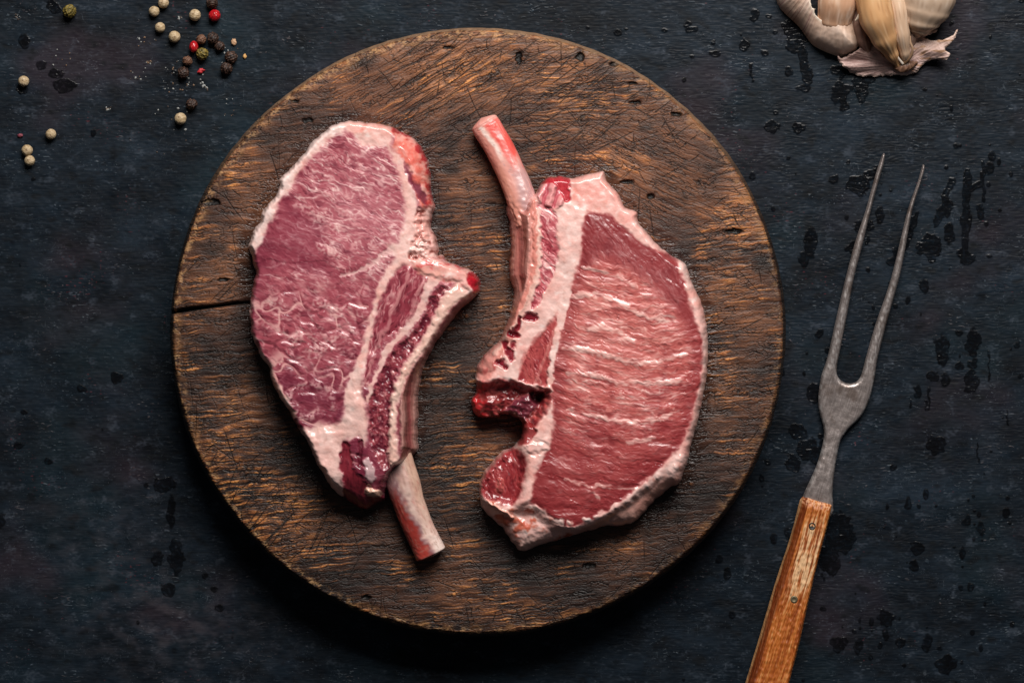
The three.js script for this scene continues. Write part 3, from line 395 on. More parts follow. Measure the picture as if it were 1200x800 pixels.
    put(muscle, 1.4, (m, d) => {
      const q = {}; Object.assign(q, st, { h: 0, bump: 0 }); const a2 = -1.2, c2 = Math.cos(a2), s2 = Math.sin(a2);
      lean(q, x * c2 + y * s2, (-x * s2 + y * c2) * 1.0, x, y, [[92, 22, 36], [142, 52, 66], [184, 98, 106], [222, 166, 164]], 0.1);
      const band = Math.sin((-x * s2 + y * c2) / 3.4 + 1.5 * noise(x / 20, y / 20)); paint(q, [212, 150, 148], 0.6 * ss(0.5, 1, band + 0.4 * w2)); q.h = 1.7 * band - 1 + ss(0, 6, d) + 0.5 * q.h;
      for (const c of ['r', 'g', 'b', 'h', 'bump']) st[c] += (q[c] - st[c]) * m; if (m > 0.5) st.part = 2;
    });
    put(cap, 3.4, (m, d) => { fatty(st, x, y, m, -0.3 + 0.3 * ss(7, 0, d)); paint(st, [248, 232, 228], 0.35 * m * ss(2, 9, d)); st.h += 1.0 * ss(0, 10, d) * m; if (m > 0.5) st.part = 1; });
    put(topFat, 4.2, (m) => { fatty(st, x, y, m, 0.12 + 0.5 * ss(168, 148, y) * ss(405, 430, x)); if (m > 0.5) st.part = 1; });
    put(seam2, 2.8, (m) => { fatty(st, x, y, m, 0.15); if (m > 0.5) st.part = 1; });
    put(red, 2.0, (m, d) => { fatty(st, x, y, m, 0.7); const n = fbm(x / 12 + 9, y / 12); paint(st, [214, 92, 78], 0.75 * m * ss(-0.4, 0.25, n)); paint(st, [170, 34, 42], 0.85 * m * ss(0.15, 0.5, n + 0.5 * ss(13, 4, o) - 0.15)); paint(st, [240, 196, 180], 0.5 * m * ss(0.45, 0.8, noise(x / 7 + 30, y / 7))); st.rough += (0.26 - st.rough) * m; if (m > 0.5) st.part = 1; });
    put(purple, 2, (m) => { paint(st, [116, 44, 62], 0.85 * m); st.h -= 1.5 * m; });
    put(knob, 2.5, (m) => { fatty(st, x, y, m, 0.35); const n = fbm(x / 11 + 3, y / 11 + 5), n2 = noise(x / 5, y / 5); paint(st, [132, 56, 48], 0.8 * m * ss(0.0, 0.45, n)); paint(st, [92, 26, 30], 0.7 * m * ss(0.3, 0.7, n + 0.3 * n2)); st.h += m * (2.6 * n2 - 4 * n - 3); st.bump += 0.2 * n2 * m; if (m > 0.5) st.part = 5; });
    put(face, 4, (m) => { const s = Math.sin((o + 2 * noise(x / 9, y / 30)) / 2.6 + 1), n = noise(o / 2.2, y / 40); paint(st, [150, 98, 90], 0.95 * m); paint(st, [196, 152, 142], 0.6 * m * ss(0.1, 0.9, s + 0.4 * n)); paint(st, [112, 48, 50], 0.7 * m * ss(0.1, 0.9, -s + 0.5 * n)); st.bump += m * (0.7 * s + 0.4 * n - st.bump); st.h += m * (1.6 * s - st.h); st.rough += (0.4 - st.rough) * m; if (m > 0.5) st.part = 4; });
    put(marrow, 1.6, (m, d) => {
      worley(x / 9 + 0.35 * w1, y / 9 + 0.35 * w2); const e = WO[1] - WO[0], n = fbm(x / 10 + 60, y / 10), k = ss(0.18, 0.02, e) * ss(-0.3, 0.4, n) + 0.8 * ss(0.42, 0.75, n);
      paint(st, [142, 56, 66], 0.9 * m); paint(st, [86, 20, 36], m * 0.85 * ss(0.2, -0.3, n)); paint(st, [224, 172, 166], 0.7 * m * clamp(0.45 * k + ss(0.2, 0.6, fbm(x / 8 + 200, y / 12 + 20)))); st.h += m * (-2 - 2 * ss(0, 5, d) + 2.2 * n - st.h); st.bump += m * (0.35 * noise(x / 3, y / 3) + 0.15 * k - st.bump); st.rough += (0.32 - st.rough) * m; if (m > 0.5) st.part = 3;
    });
    put(paleGap, 1.6, (m) => { fatty(st, x, y, m, 0.1); paint(st, [214, 170, 164], 0.35 * m); if (m > 0.5) st.part = 3; });
    put(ribEdge, 3, (m, d) => { fatty(st, x, y, m, 0.2); paint(st, CREAM, 0.55 * m); st.h += 2 * m * ss(0, 5, d); if (m > 0.5) st.part = 3; });
    put(joint, 2.2, (m, d) => { fatty(st, x, y, m, 0.45); const n = fbm(x / 13 + 70, y / 9); paint(st, [206, 62, 66], 0.75 * m * ss(0.05, 0.5, n)); paint(st, [238, 176, 160], 0.5 * m * ss(0.1, 0.5, -n)); st.h += m * 2.5 * ss(0, 8, d); st.rough += (0.28 - st.rough) * m; if (m > 0.5) st.part = 5; });
    put(tip, 1.8, (m) => { paint(st, [172, 12, 32], 0.9 * m); paint(st, [110, 4, 20], 0.6 * m * ss(0, 0.6, noise(x / 6, y / 6))); st.h -= 3 * m; st.rough += (0.2 - st.rough) * m; if (m > 0.5) st.part = 5; });
    put(bigFat, 4, (m, d) => { fatty(st, x, y, m, 0.05); paint(st, [222, 180, 170], 0.35 * m); st.h += m * (1.5 * ss(0, 12, d) + 1.4 * noise(x / 16, y / 16)) + m * 1.2 * noise(x / 7, y / 7) * ss(18, 4, o); if (m > 0.5) st.part = 1; });
    put(stripA, 1.6, (m) => { const n = fbm(x / 5, y / 14); paint(st, [122, 34, 46], 0.95 * m); paint(st, [80, 14, 28], m * 0.7 * ss(0, 0.5, n)); paint(st, [150, 40, 46], 0.5 * m * ss(586, 598, y)); st.h += m * (-2.5 + n - st.h); st.bump *= 1 - 0.6 * m; st.rough += (0.28 - st.rough) * m; if (m > 0.5) st.part = 7; });
    put(stripB, 1.4, (m) => { paint(st, [92, 22, 38], 0.92 * m); st.h -= 2.5 * m; if (m > 0.5) st.part = 8; });
    put(tendon, 1.6, (m) => { paint(st, [206, 176, 176], 0.9 * m); st.h += 1.5 * m; st.bump *= 1 - 0.7 * m; if (m > 0.5) st.part = 1; });
    put(fatBlob, 1.6, (m, d) => { paint(st, [232, 190, 166], 0.95 * m); st.h += 8 * m * ss(-1, 5, d); if (m > 0.5) st.part = 1; });
    // the body: thickness and how it rolls over at its sides
    const fc = ss(-4, 10, face(x, y)), rd = ss(-6, 10, red(x, y)), bf = ss(550, 596, y) * ss(470, 440, x), R = 9 + 20 * fc + 15 * rd + 12 * bf + 8 * ss(-3, 6, tip(x, y)) + 7 * ss(-4, 6, knob(x, y));
    const T = 53 + 3.5 * fbm(x / 110 + 5, y / 110 + 2) - 16 * bf - 9 * ss(515, 560, x) - 6 * ss(330, 295, x);
    const p = prof(o, R); st.h = T * (0.12 + 0.88 * p) * ss(-0.5, 1.5, o) + st.h * ss(0, 8, o);
    if (st.part === 4 || p > 0.15) st.h = Math.max(st.h, 1);
  };
  buildChop({
    box, outline: O, ev, base: [415, 360], label: 'raw pork chop with fat along its pale upper side and its bare bone pointing down',
    bones: [{
      stations: [[459, 505, 26, 15, 14], [464, 535, 25, 18.5, 14], [471, 566, 23, 20, 14], [481, 598, 19, 18.5, 13.5], [493, 628, 16, 18, 13.5], [504, 651, 15, 18.8, 14]], base: 0,
      cf: (t, a, c, st) => {
        const n = fbm(t * 9, a * 1.4), n2 = noise(t * 30, a * 5), cc = -c;   // cc: -1 on the left
        st.r = 220 + 12 * n; st.g = 188 + 14 * n; st.b = 176 + 14 * n; paint(st, [214, 158, 148], 0.5 * ss(-0.2, 0.5, fbm(t * 6 + 60, a * 1.6))); paint(st, [188, 146, 118], 0.5 * ss(0.25, 0.7, cc) * ss(0.9, 0.4, t));
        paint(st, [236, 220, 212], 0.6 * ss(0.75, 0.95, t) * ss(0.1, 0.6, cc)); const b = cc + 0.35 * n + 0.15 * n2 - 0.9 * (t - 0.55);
        paint(st, [128, 88, 94], 0.85 * ss(0.1, -0.3, b)); paint(st, [150, 48, 40], 0.95 * ss(-0.22, -0.5, b - 0.05) * ss(0.35, 0.55, t)); paint(st, [84, 60, 60], 0.8 * ss(0.42, 0.25, t) * ss(0.4, -0.2, cc));
        paint(st, [178, 66, 56], 0.8 * ss(0.86, 0.94, t) * ss(0.15, -0.15, cc + 0.5 * n)); const f3 = noise(t * 60, a * 9), st2 = noise(t * 8 + 3, a * 16); paint(st, [164, 128, 112], 0.45 * ss(0.2, 0.6, st2 + 0.4 * f3)); paint(st, [206, 120, 108], 0.4 * ss(0.25, 0.6, fbm(t * 14 + 9, a * 2.5))); paint(st, [180, 150, 140], 0.4 * ss(0.2, 0.7, noise(t * 46 + 7, a * 1.2)) * ss(0.8, 0.95, t)); paint(st, [170, 108, 100], 0.35 * ss(0.35, 0.7, noise(t * 24 + 11, a * 6))); st.d = 0.7 * n + 0.2 * n2 + 0.1 * f3 + 0.12 * st2 - 0.3 * ss(0.3, 0.6, noise(t * 22 + 4, a * 4));
      },
    }],
  });
}

{ // the chop whose bone points up
  const box = { x: 540, y: 186, w: 306, h: 474 };
  const O0 = poly(box, [[634, 214], [640, 207], [655, 204], [662, 205], [668, 206], [674, 206], [685, 203], [700, 200], [705, 198], [710, 199], [712, 208], [720, 218], [727, 226], [729, 231], [735, 241], [746, 246], [749, 250], [750, 258], [757, 267], [767, 279], [776, 288], [786, 296], [797, 302], [806, 308], [809, 316], [811, 323], [814, 331], [819, 342], [824, 352], [828, 364], [830, 376], [832, 389], [832, 400], [833, 410], [832, 425], [831, 442], [828, 459], [824, 479], [820, 497], [815, 515], [811, 530], [809, 540], [804, 555], [800, 566], [795, 571], [788, 573], [781, 579], [772, 586], [767, 591], [761, 598], [754, 606], [745, 614], [735, 617], [722, 619], [712, 619], [700, 622], [685, 626], [672, 630], [660, 634], [645, 638], [630, 643], [617, 648], [607, 648], [603, 641], [599, 637], [594, 629], [588, 620], [579, 613], [570, 604], [564, 596], [561, 584], [561, 571], [564, 560], [571, 549], [580, 538], [588, 530], [598, 526], [606, 520], [611, 510], [612, 500], [610, 493], [603, 490], [592, 486], [582, 489], [570, 491], [560, 489], [554, 484], [551, 475], [552, 469], [557, 460], [557, 450], [556, 441], [558, 430], [564, 420], [573, 410], [583, 401], [590, 388], [597, 370], [600, 355], [602, 341], [598, 326], [597, 310], [598, 290], [598, 270], [596, 256], [593, 243], [597, 236], [608, 234], [622, 228], [629, 222]], 1);
  const O = fieldOf(box, 1, (x, y) => O0(x, y) + 1.0 * noise(x / 9, y / 9) + 0.3 * noise(x / 3.4, y / 3.4));
  const P = (pts) => poly(box, pts), K = (pts) => stroke(box, pts);
  const eye = P([[688, 250], [697, 250], [706, 250], [716, 253], [726, 262], [736, 271], [750, 283], [764, 291], [776, 295], [790, 299], [796, 312], [800, 325], [805, 338], [807, 352], [812, 371], [819, 386], [823, 402], [823, 420], [822, 438], [819, 455], [815, 471], [811, 489], [806, 504], [800, 516], [794, 526], [784, 536], [774, 548], [762, 558], [748, 570], [735, 581], [720, 592], [702, 604], [686, 613], [668, 617], [654, 612], [643, 602], [630, 594], [621, 588], [622, 572], [626, 556], [634, 540], [640, 530], [642, 515], [645, 500], [643, 480], [644, 462], [645, 450], [649, 425], [656, 398], [661, 375], [667, 350], [669, 330], [676, 305], [681, 290], [681, 268]]);
  const mStrip = P([[631, 238], [642, 238], [650, 248], [654, 264], [656, 282], [655, 300], [651, 316], [645, 330], [638, 344], [630, 358], [623, 361], [626, 346], [633, 326], [634, 305], [633, 285], [633, 262]]);
  const flap = P([[632, 215], [640, 205], [655, 201], [664, 204], [667, 218], [667, 234], [661, 236], [654, 224], [646, 215]]);
  const knuckle = P([[628, 226], [636, 216], [646, 214], [654, 222], [660, 236], [654, 244], [644, 243], [634, 238]]);
  const band = K([[668, 250, 15], [668, 275, 14], [667, 300, 13], [661, 330, 10], [655, 350, 8], [648, 366, 6], [634, 382, 6], [618, 397, 6.5], [608, 413, 6.5], [603, 432, 6], [602, 444, 4]]);
  const thin = K([[664, 340, 6], [660, 362, 5], [654, 388, 3.6], [648, 414, 3], [645, 440, 3.6], [644, 456, 4]]);
  const tri = P([[652, 362], [655, 372], [649, 398], [646, 428], [642, 452], [626, 450], [608, 444], [608, 428], [613, 410], [624, 392], [638, 376]]);
  const holes = [K([[618, 371, 4.5], [626, 372, 5]]), K([[609, 372, 2.4], [606, 385, 3.6], [601, 392, 4]]), K([[598, 391, 4], [606, 393, 3]]), K([[590, 401, 3.2], [596, 412, 4.2], [599, 420, 4]]), K([[586, 424, 4], [592, 429, 3.4]]), K([[602, 402, 2.6], [601, 408, 2]])];
  const ridge = K([[625, 238, 4], [626, 260, 4], [627, 285, 4.4], [627, 310, 4.6], [623, 330, 5], [615, 350, 6], [604, 372, 7], [594, 392, 8], [584, 408, 9], [573, 424, 11], [566, 436, 10]]);
  const cream = K([[631, 246, 2], [632, 280, 2.4], [632, 305, 2.6], [628, 328, 3], [621, 348, 3], [612, 366, 2.6], [600, 384, 2.4], [588, 402, 2.4], [580, 416, 3]]);
  const face = P([[590, 238], [606, 233], [620, 232], [621, 260], [622, 290], [621, 315], [615, 335], [606, 355], [598, 374], [588, 396], [580, 400], [590, 380], [596, 350], [590, 300]]);
  const cavity = P([[556, 449], [570, 448], [583, 446], [596, 446], [608, 449], [622, 455], [640, 456], [646, 466], [641, 478], [634, 490], [624, 500], [616, 496], [608, 492], [592, 488], [575, 494], [552, 492], [546, 474], [554, 460]]);
  const wedge = P([[590, 482], [602, 470], [616, 461], [628, 460], [632, 470], [626, 484], [616, 492], [602, 490]]);
  const pit = P([[622, 458], [636, 459], [636, 470], [628, 473], [622, 467]]);
  const webFat = K([[642, 456, 4], [643, 478, 5], [640, 494, 9], [637, 510, 10], [634, 522, 10], [628, 534, 7], [623, 550, 6], [619, 568, 6], [616, 584, 6], [606, 592, 5]]);
  const webFat2 = K([[614, 516, 6], [622, 524, 9], [630, 524, 9], [638, 524, 6]]);
  const red2 = P([[612, 492], [626, 498], [628, 508], [620, 518], [610, 522], [606, 516]]);
  const spin = P([[596, 528], [606, 526], [614, 534], [617, 546], [614, 568], [609, 586], [598, 594], [585, 590], [574, 588], [565, 580], [563, 570], [570, 554], [582, 540]]);
  const corner = P([[566, 588], [576, 586], [592, 592], [608, 592], [624, 592], [640, 602], [652, 612], [668, 620], [668, 640], [610, 660], [550, 610], [556, 590]]);
  const nub = K([[572, 586, 2.2], [576, 592, 3], [588, 598, 3.6], [600, 606, 4]]);
  const pinkKnob = K([[586, 562, 3.4], [587, 568, 4.5], [585, 575, 3.4]]);
  const beads = [[655, 611, 5], [668, 612, 4], [688, 609, 5], [704, 605, 7], [722, 594, 7], [737, 588, 6], [748, 578, 7], [760, 569, 6], [772, 558, 6], [786, 553, 7], [790, 546, 6], [797, 536, 7], [801, 313, 7], [807, 336, 5], [826, 376, 5]];
  const bead = fieldOf(box, 1, (x, y) => { let m = -9; for (const b of beads) { const v = b[2] - Math.hypot(x - b[0] + noise(x / 5, y / 5) * 1.5, (y - b[1]) * 1.15); if (v > m) m = v; } return m; });
  const topDark = P([[686, 256], [700, 250], [716, 254], [734, 272], [756, 288], [790, 302], [800, 330], [808, 360], [812, 380], [796, 366], [780, 348], [760, 330], [740, 316], [720, 306], [702, 300], [688, 312], [680, 300]]);
  const band2 = [K([[656, 352, 1.5], [676, 346, 3], [700, 345, 3.4], [722, 352, 2.4], [738, 362, 2.6], [760, 372, 2.2], [790, 376, 1.6]]), K([[690, 386, 2], [706, 383, 4], [722, 388, 2.4], [742, 400, 2]]), K([[664, 438, 1], [690, 438, 2.2], [708, 442, 2.4], [724, 449, 1.2], [760, 448, 2.4], [786, 448, 2.6], [800, 443, 1]]), K([[700, 489, 1.4], [730, 494, 2.2], [755, 494, 2.8], [775, 490, 2.4], [795, 482, 1]]), K([[665, 480, 1.2], [690, 486, 1.8], [710, 488, 1.2]]), K([[660, 408, 2], [690, 410, 2.4], [716, 418, 2.6], [740, 426, 2], [770, 424, 2], [806, 414, 1]]), K([[682, 312, 1.2], [705, 318, 2.2], [728, 326, 1.6], [746, 336, 1.4]]), K([[690, 576, 1.4], [700, 568, 2.4], [720, 571, 1.2], [750, 572, 1]]), K([[660, 560, 1.2], [690, 570, 1.6], [702, 584, 1.6]]), K([[735, 518, 2], [750, 516, 2.6], [768, 513, 1.4]])];
  const palR = [[124, 38, 42], [180, 82, 80], [218, 138, 126], [248, 212, 204]];
  const ev = (x, y, st) => {
    const o = O(x, y), w1 = noise(x / 8, y / 8), w2 = noise(x / 8 + 50, y / 8), X = x + 2.2 * w1 + 0.7 * noise(x / 3.1, y / 3.1) + 1.1 * noise(x / 5.3 + 60, y / 5.3), Y = y + 2.2 * w2 + 0.7 * noise(x / 3.1 + 9, y / 3.1) + 1.1 * noise(x / 5.3 + 90, y / 5.3);
    st.part = 1; st.bump = 0; st.h = 0; fatty(st, x, y, 1, 0.2 + 0.3 * ss(300, 220, y));
    const put = (f, soft, fn) => { const d = f(X, Y), m = ss(-soft, soft, d); if (m > 0.002) fn(m, d); };
    const mixIn = (q, m) => { for (const c of ['r', 'g', 'b', 'h', 'bump', 'rough']) st[c] += (q[c] - st[c]) * m; };
    // pale rim: a lit ridge along the meat, a lower lip outside it
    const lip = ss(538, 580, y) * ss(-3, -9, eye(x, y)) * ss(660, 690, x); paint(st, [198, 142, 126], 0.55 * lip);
    put(eye, 3.0, (m, d) => {
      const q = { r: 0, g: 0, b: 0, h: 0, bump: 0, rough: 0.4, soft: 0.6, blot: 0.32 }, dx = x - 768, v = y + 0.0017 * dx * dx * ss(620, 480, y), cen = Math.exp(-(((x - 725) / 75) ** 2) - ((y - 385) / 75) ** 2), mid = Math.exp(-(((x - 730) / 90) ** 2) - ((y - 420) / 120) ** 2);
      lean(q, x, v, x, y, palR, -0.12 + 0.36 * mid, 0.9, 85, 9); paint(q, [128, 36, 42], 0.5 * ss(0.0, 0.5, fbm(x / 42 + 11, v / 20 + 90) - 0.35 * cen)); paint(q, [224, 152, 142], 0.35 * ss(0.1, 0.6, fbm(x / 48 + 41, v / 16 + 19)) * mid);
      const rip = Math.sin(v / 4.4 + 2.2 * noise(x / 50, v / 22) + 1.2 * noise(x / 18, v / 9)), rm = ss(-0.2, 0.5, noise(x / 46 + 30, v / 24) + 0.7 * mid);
      q.h += 0.32 * rip * rm + 0.8 * noise(x / 44, v / 12); q.bump += 0.1 * rip * rm; paint(q, palR[3], 0.5 * ss(0.3, 0.75, noise(x / 15 + 210, v / 2.5 + 0.6 * noise(x / 9, v / 6))) * ss(-0.2, 0.5, mid - 0.25 + 0.6 * noise(x / 30 + 5, v / 14))); paint(q, palR[3], 0.2 * rm * ss(0.6, 1, rip) * ss(-0.3, 0.4, noise(x / 22, v / 6)));  // short pale dashes and crest lines: marbling, partly wet glints painted in
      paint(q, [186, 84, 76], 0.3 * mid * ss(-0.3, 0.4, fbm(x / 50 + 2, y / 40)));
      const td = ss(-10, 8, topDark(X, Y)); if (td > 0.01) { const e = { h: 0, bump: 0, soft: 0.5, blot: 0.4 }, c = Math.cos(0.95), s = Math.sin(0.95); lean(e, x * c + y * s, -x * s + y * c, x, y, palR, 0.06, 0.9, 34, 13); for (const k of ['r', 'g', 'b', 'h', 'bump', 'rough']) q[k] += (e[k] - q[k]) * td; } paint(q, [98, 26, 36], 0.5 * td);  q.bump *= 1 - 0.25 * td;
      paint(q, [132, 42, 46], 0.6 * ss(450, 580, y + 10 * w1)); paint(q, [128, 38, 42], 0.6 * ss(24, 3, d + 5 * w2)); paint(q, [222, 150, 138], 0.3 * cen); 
      for (const b of band2) { const e = ss(-1.8, 1.4, b(X, Y) + 0.6 * w1); if (e > 0) { paint(q, [244, 204, 194], 0.66 * e * ss(-0.9, 0.0, noise(x / 14 + 66, y / 4))); q.h += 0.5 * e; } }
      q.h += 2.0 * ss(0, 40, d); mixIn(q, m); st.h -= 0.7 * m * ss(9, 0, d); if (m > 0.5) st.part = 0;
    });
    put(bead, 2, (m, d) => { fatty(st, x, y, m, -0.05); st.h += m * 1.6 * ss(0, 7, d); });
    put(face, 3, (m, d) => { const s = Math.sin((o + 2 * noise(x / 8, y / 36)) / 2.9 + 0.4), n = noise(o / 2.4, y / 40); paint(st, [176, 104, 94], 0.95 * m); paint(st, [218, 162, 150], 0.65 * m * ss(0.2, 1, s + 0.4 * n)); paint(st, [140, 68, 62], 0.65 * m * ss(0.2, 1, -s + 0.5 * n)); st.bump += m * (0.6 * s + 0.4 * n - st.bump); st.h += m * (1.8 * s - st.h); st.rough += (0.36 - st.rough) * m; if (m > 0.5) st.part = 4; });
    put(ridge, 2.4, (m, d) => { fatty(st, x, y, m, 0.55); paint(st, [206, 116, 102], 0.62 * m * ss(425, 380, y)); paint(st, [206, 128, 118], 0.72 * m * ss(390, 420, y)); paint(st, [168, 62, 62], 0.55 * m * ss(390, 420, y) * ss(0.1, 0.6, noise(x / 6 + 70, y / 11 + 4))); st.h += m * 2.2 * ss(0, 5, d); st.rough += (0.3 - st.rough) * m; if (m > 0.5) st.part = 3; });
    put(mStrip, 1.6, (m, d) => { const q = { r: 0, g: 0, b: 0, h: 0, bump: 0, rough: 0.3 }, a = -0.85, c = Math.cos(a), s = Math.sin(a); lean(q, x * c - y * s, x * s + y * c, x, y, [[136, 34, 48], [182, 82, 90], [214, 136, 136], [244, 200, 194]], 0.45); q.h -= 2; mixIn(q, m); if (m > 0.5) st.part = 2; });
    put(tri, 1.6, (m, d) => { const q = { r: 0, g: 0, b: 0, h: 0, bump: 0, rough: 0.3 }, a = -1.25, c = Math.cos(a), s = Math.sin(a); lean(q, x * c - y * s, x * s + y * c, x, y, [[128, 32, 40], [172, 72, 72], [200, 104, 98], [230, 172, 164]], -0.25); const b = Math.sin((x * -s + y * 0.35) / 3.6); paint(q, [222, 150, 140], 0.45 * ss(0.75, 1, b + 0.2 * w1)); q.h += 1.1 * b - 1.6; mixIn(q, m); if (m > 0.5) st.part = 6; });
    put(band, 3.6, (m) => { fatty(st, x, y, m, 0.08); if (m > 0.5) st.part = 1; });
    put(thin, 1.6, (m) => { fatty(st, x, y, m, -0.05); if (m > 0.5) st.part = 1; });
    put(cream, 1.5, (m) => { paint(st, [240, 200, 186], 0.7 * m); st.h += 0.8 * m; if (m > 0.5) st.part = 3; });
    for (const hF of holes) put(hF, 1.4, (m, d) => { paint(st, [140, 36, 46], 0.92 * m); paint(st, [104, 16, 30], 0.6 * m * ss(0, 3, d)); st.h -= 3.5 * m; st.rough += (0.25 - st.rough) * m; if (m > 0.5) st.part = 3; });
    put(flap, 1.6, (m) => { paint(st, [164, 24, 38], 0.92 * m); paint(st, [206, 70, 74], 0.5 * m * ss(0, 0.6, noise(x / 5, y / 8))); st.h += m * (-2 - st.h); st.rough += (0.26 - st.rough) * m; if (m > 0.5) st.part = 8; });
    put(knuckle, 1.6, (m) => { const b = Math.sin((x + 0.35 * y) / 2.3 + w1); paint(st, [222, 146, 146], 0.9 * m); paint(st, [172, 60, 74], 0.75 * m * ss(0.1, 0.9, -b)); st.h += m * (2 * b + 1 - st.h); st.bump += 0.6 * b * m; if (m > 0.5) st.part = 9; });
    put(spin, 4, (m, d) => { const q = { r: 0, g: 0, b: 0, h: 0, bump: 0, rough: 0.3 }, a = -1.25, c = Math.cos(a), s = Math.sin(a); lean(q, x * c - y * s, x * s + y * c, x, y, [[104, 20, 28], [144, 44, 48], [170, 74, 72], [206, 132, 126]], -0.3); q.h -= 4 * ss(0, 10, d); mixIn(q, m); if (m > 0.5) st.part = 7; });
    put(corner, 2.6, (m, d) => { fatty(st, x, y, m, 0.12); const n = fbm(x / 15 + 8, y / 12 + 40); paint(st, [188, 72, 46], 0.75 * m * ss(0.0, 0.4, n + 0.5 * Math.exp(-(((x - 600) / 22) ** 2) - ((y - 612) / 13) ** 2) - 0.15)); paint(st, [220, 176, 160], 0.5 * m * ss(628, 640, y)); st.h += m * (2.4 * n + 2); if (m > 0.5) st.part = 1; });
    put(webFat, 3.4, (m) => { fatty(st, x, y, m, 0.22); st.h += m * 1.6; if (m > 0.5) st.part = 1; });
    put(webFat2, 2.2, (m, d) => { fatty(st, x, y, m, 0.1); st.h += m * 2.6 * ss(0, 6, d); if (m > 0.5) st.part = 1; });
    put(cavity, 4, (m, d) => { const n = fbm(x / 13, y / 10 + 9), lft = ss(580, 556, x); paint(st, [150, 46, 46], 0.92 * m); paint(st, [84, 12, 20], 0.75 * m * ss(-0.15, 0.4, n + 0.25 * ss(2, 10, d)) * (1 - 0.6 * lft)); paint(st, [196, 104, 96], 0.6 * m * ss(0.55, 0.95, 1 - Math.abs(noise(x / 16 + 5, y / 6 + 3))) * ss(-0.2, 0.3, noise(x / 12 + 60, y / 12))); paint(st, [202, 28, 34], 0.8 * m * lft * ss(-0.3, 0.2, n + 0.2)); paint(st, [180, 70, 60], 0.4 * m * ss(0.45, 0.8, noise(x / 6, y / 6))); st.bump = st.bump * (1 - m) + m * (0.3 * n + 0.3 * noise(x / 4, y / 3)); st.h += m * (2.6 * n + 0.5 * noise(x / 5, y / 5) - st.h); st.rough += (0.4 - st.rough) * m; if (m > 0.5) st.part = 5; });
    put(wedge, 1.8, (m, d) => { paint(st, [110, 44, 58], 0.85 * m); paint(st, [206, 120, 108], 0.55 * m * ss(3, 0.5, d)); if (m > 0.5) st.part = 5; });
    put(pit, 1.6, (m) => { paint(st, [58, 14, 20], 0.8 * m); });
    put(red2, 2, (m) => { paint(st, [124, 26, 28], 0.8 * m); st.h -= 3 * m; if (m > 0.5) st.part = 5; });
    put(nub, 1.5, (m, d) => { paint(st, [232, 168, 150], 0.85 * m); st.h += 4 * m * ss(0, 3, d); if (m > 0.5) st.part = 1; });
    put(pinkKnob, 1.5, (m, d) => { paint(st, [196, 104, 98], 0.85 * m); paint(st, [158, 50, 54], 0.6 * m * ss(1.5, 3.5, d)); st.h += 4 * m * ss(0, 3, d); });
    const fc = ss(-4, 8, face(x, y)), rg = ss(-4, 6, ridge(x, y)), cv = ss(-4, 12, cavity(x, y) + 2.2 * noise(x / 6, y / 6)), wd = ss(-2, 5, wedge(x, y)), pt = ss(-2, 3, pit(x, y)), co = ss(-6, 14, corner(x, y)), sp = ss(-6, 8, spin(x, y)), rimLow = ss(540, 590, y) * ss(640, 690, x);
    const R = 9 + 30 * fc + 14 * rg * ss(380, 420, y) + 8 * cv + 16 * co + 8 * sp + 10 * rimLow + 4 * ss(740, 800, x);
    const T = 50 + 3 * fbm(x / 110 + 25, y / 110 + 12) - 13 * co - 9 * sp - 4 * ss(260, 205, y) - 5 * rg * ss(420, 440, y);
    const p = prof(o, R); let b = T * (0.12 + 0.88 * p); b *= 1 - cv * (0.34 - 0.16 * wd + 0.2 * pt + 0.08 * fbm(x / 14, y / 14)); b *= 1 - 0.25 * rimLow * ss(-2, -14, eye(x, y) + 1.5 * w1);
    st.h = b * ss(-0.5, 1.5, o) + st.h * ss(0, 8, o); st.h = Math.max(st.h, 1);
  };
  buildChop({
    box, outline: O, ev, base: [700, 420], label: 'raw pork chop with broad rippled red lean and its bare bone pointing up',
    bones: [{
      stations: [[567, 142, 16, 17, 13], [572, 150, 16, 17.5, 13.5], [585, 172, 18, 17, 13.5], [599, 201, 21, 17, 14], [610, 229, 24, 17.5, 15], [618, 262, 27, 14, 14]], base: 0, capLen: 7,
      cf: (t, a, c, st) => {
        const n = fbm(t * 9 + 20, a * 1.4), n2 = noise(t * 34, a * 5 + 9), cc = -c;
        st.r = 216 + 10 * n; st.g = 150 + 16 * n; st.b = 138 + 16 * n; paint(st, [196, 112, 98], 0.6 * ss(-0.3, -0.8, cc)); paint(st, [176, 138, 138], 0.85 * ss(0.45, 0.7, t) * ss(-0.3, 0.2, cc + 0.3 * n)); paint(st, [206, 140, 118], 0.5 * ss(0.4, 0.6, t) * ss(-0.2, -0.6, cc));
        paint(st, [214, 76, 68], 0.9 * ss(-0.15, 0.12, cc + 0.25 * n - 0.4 * (t - 0.25)) * ss(0.62, 0.45, t + 0.15 * n) * ss(0.03, 0.1, t)); const b = cc + 0.34 - 0.7 * (t - 0.2) + 0.15 * n;
        paint(st, [238, 216, 206], 0.9 * ss(0.24, 0.1, Math.abs(b)) * ss(0.55, 0.42, t) * ss(0.02, 0.08, t)); paint(st, [150, 120, 124], 0.55 * ss(0.25, 0.6, noise(t * 40, a * 7)) * ss(0.2, 0.1, Math.abs(b))); paint(st, [236, 184, 174], 0.7 * ss(0.5, 0.9, Math.abs(cc)) * ss(0.4, 0.2, t) * 0.4);
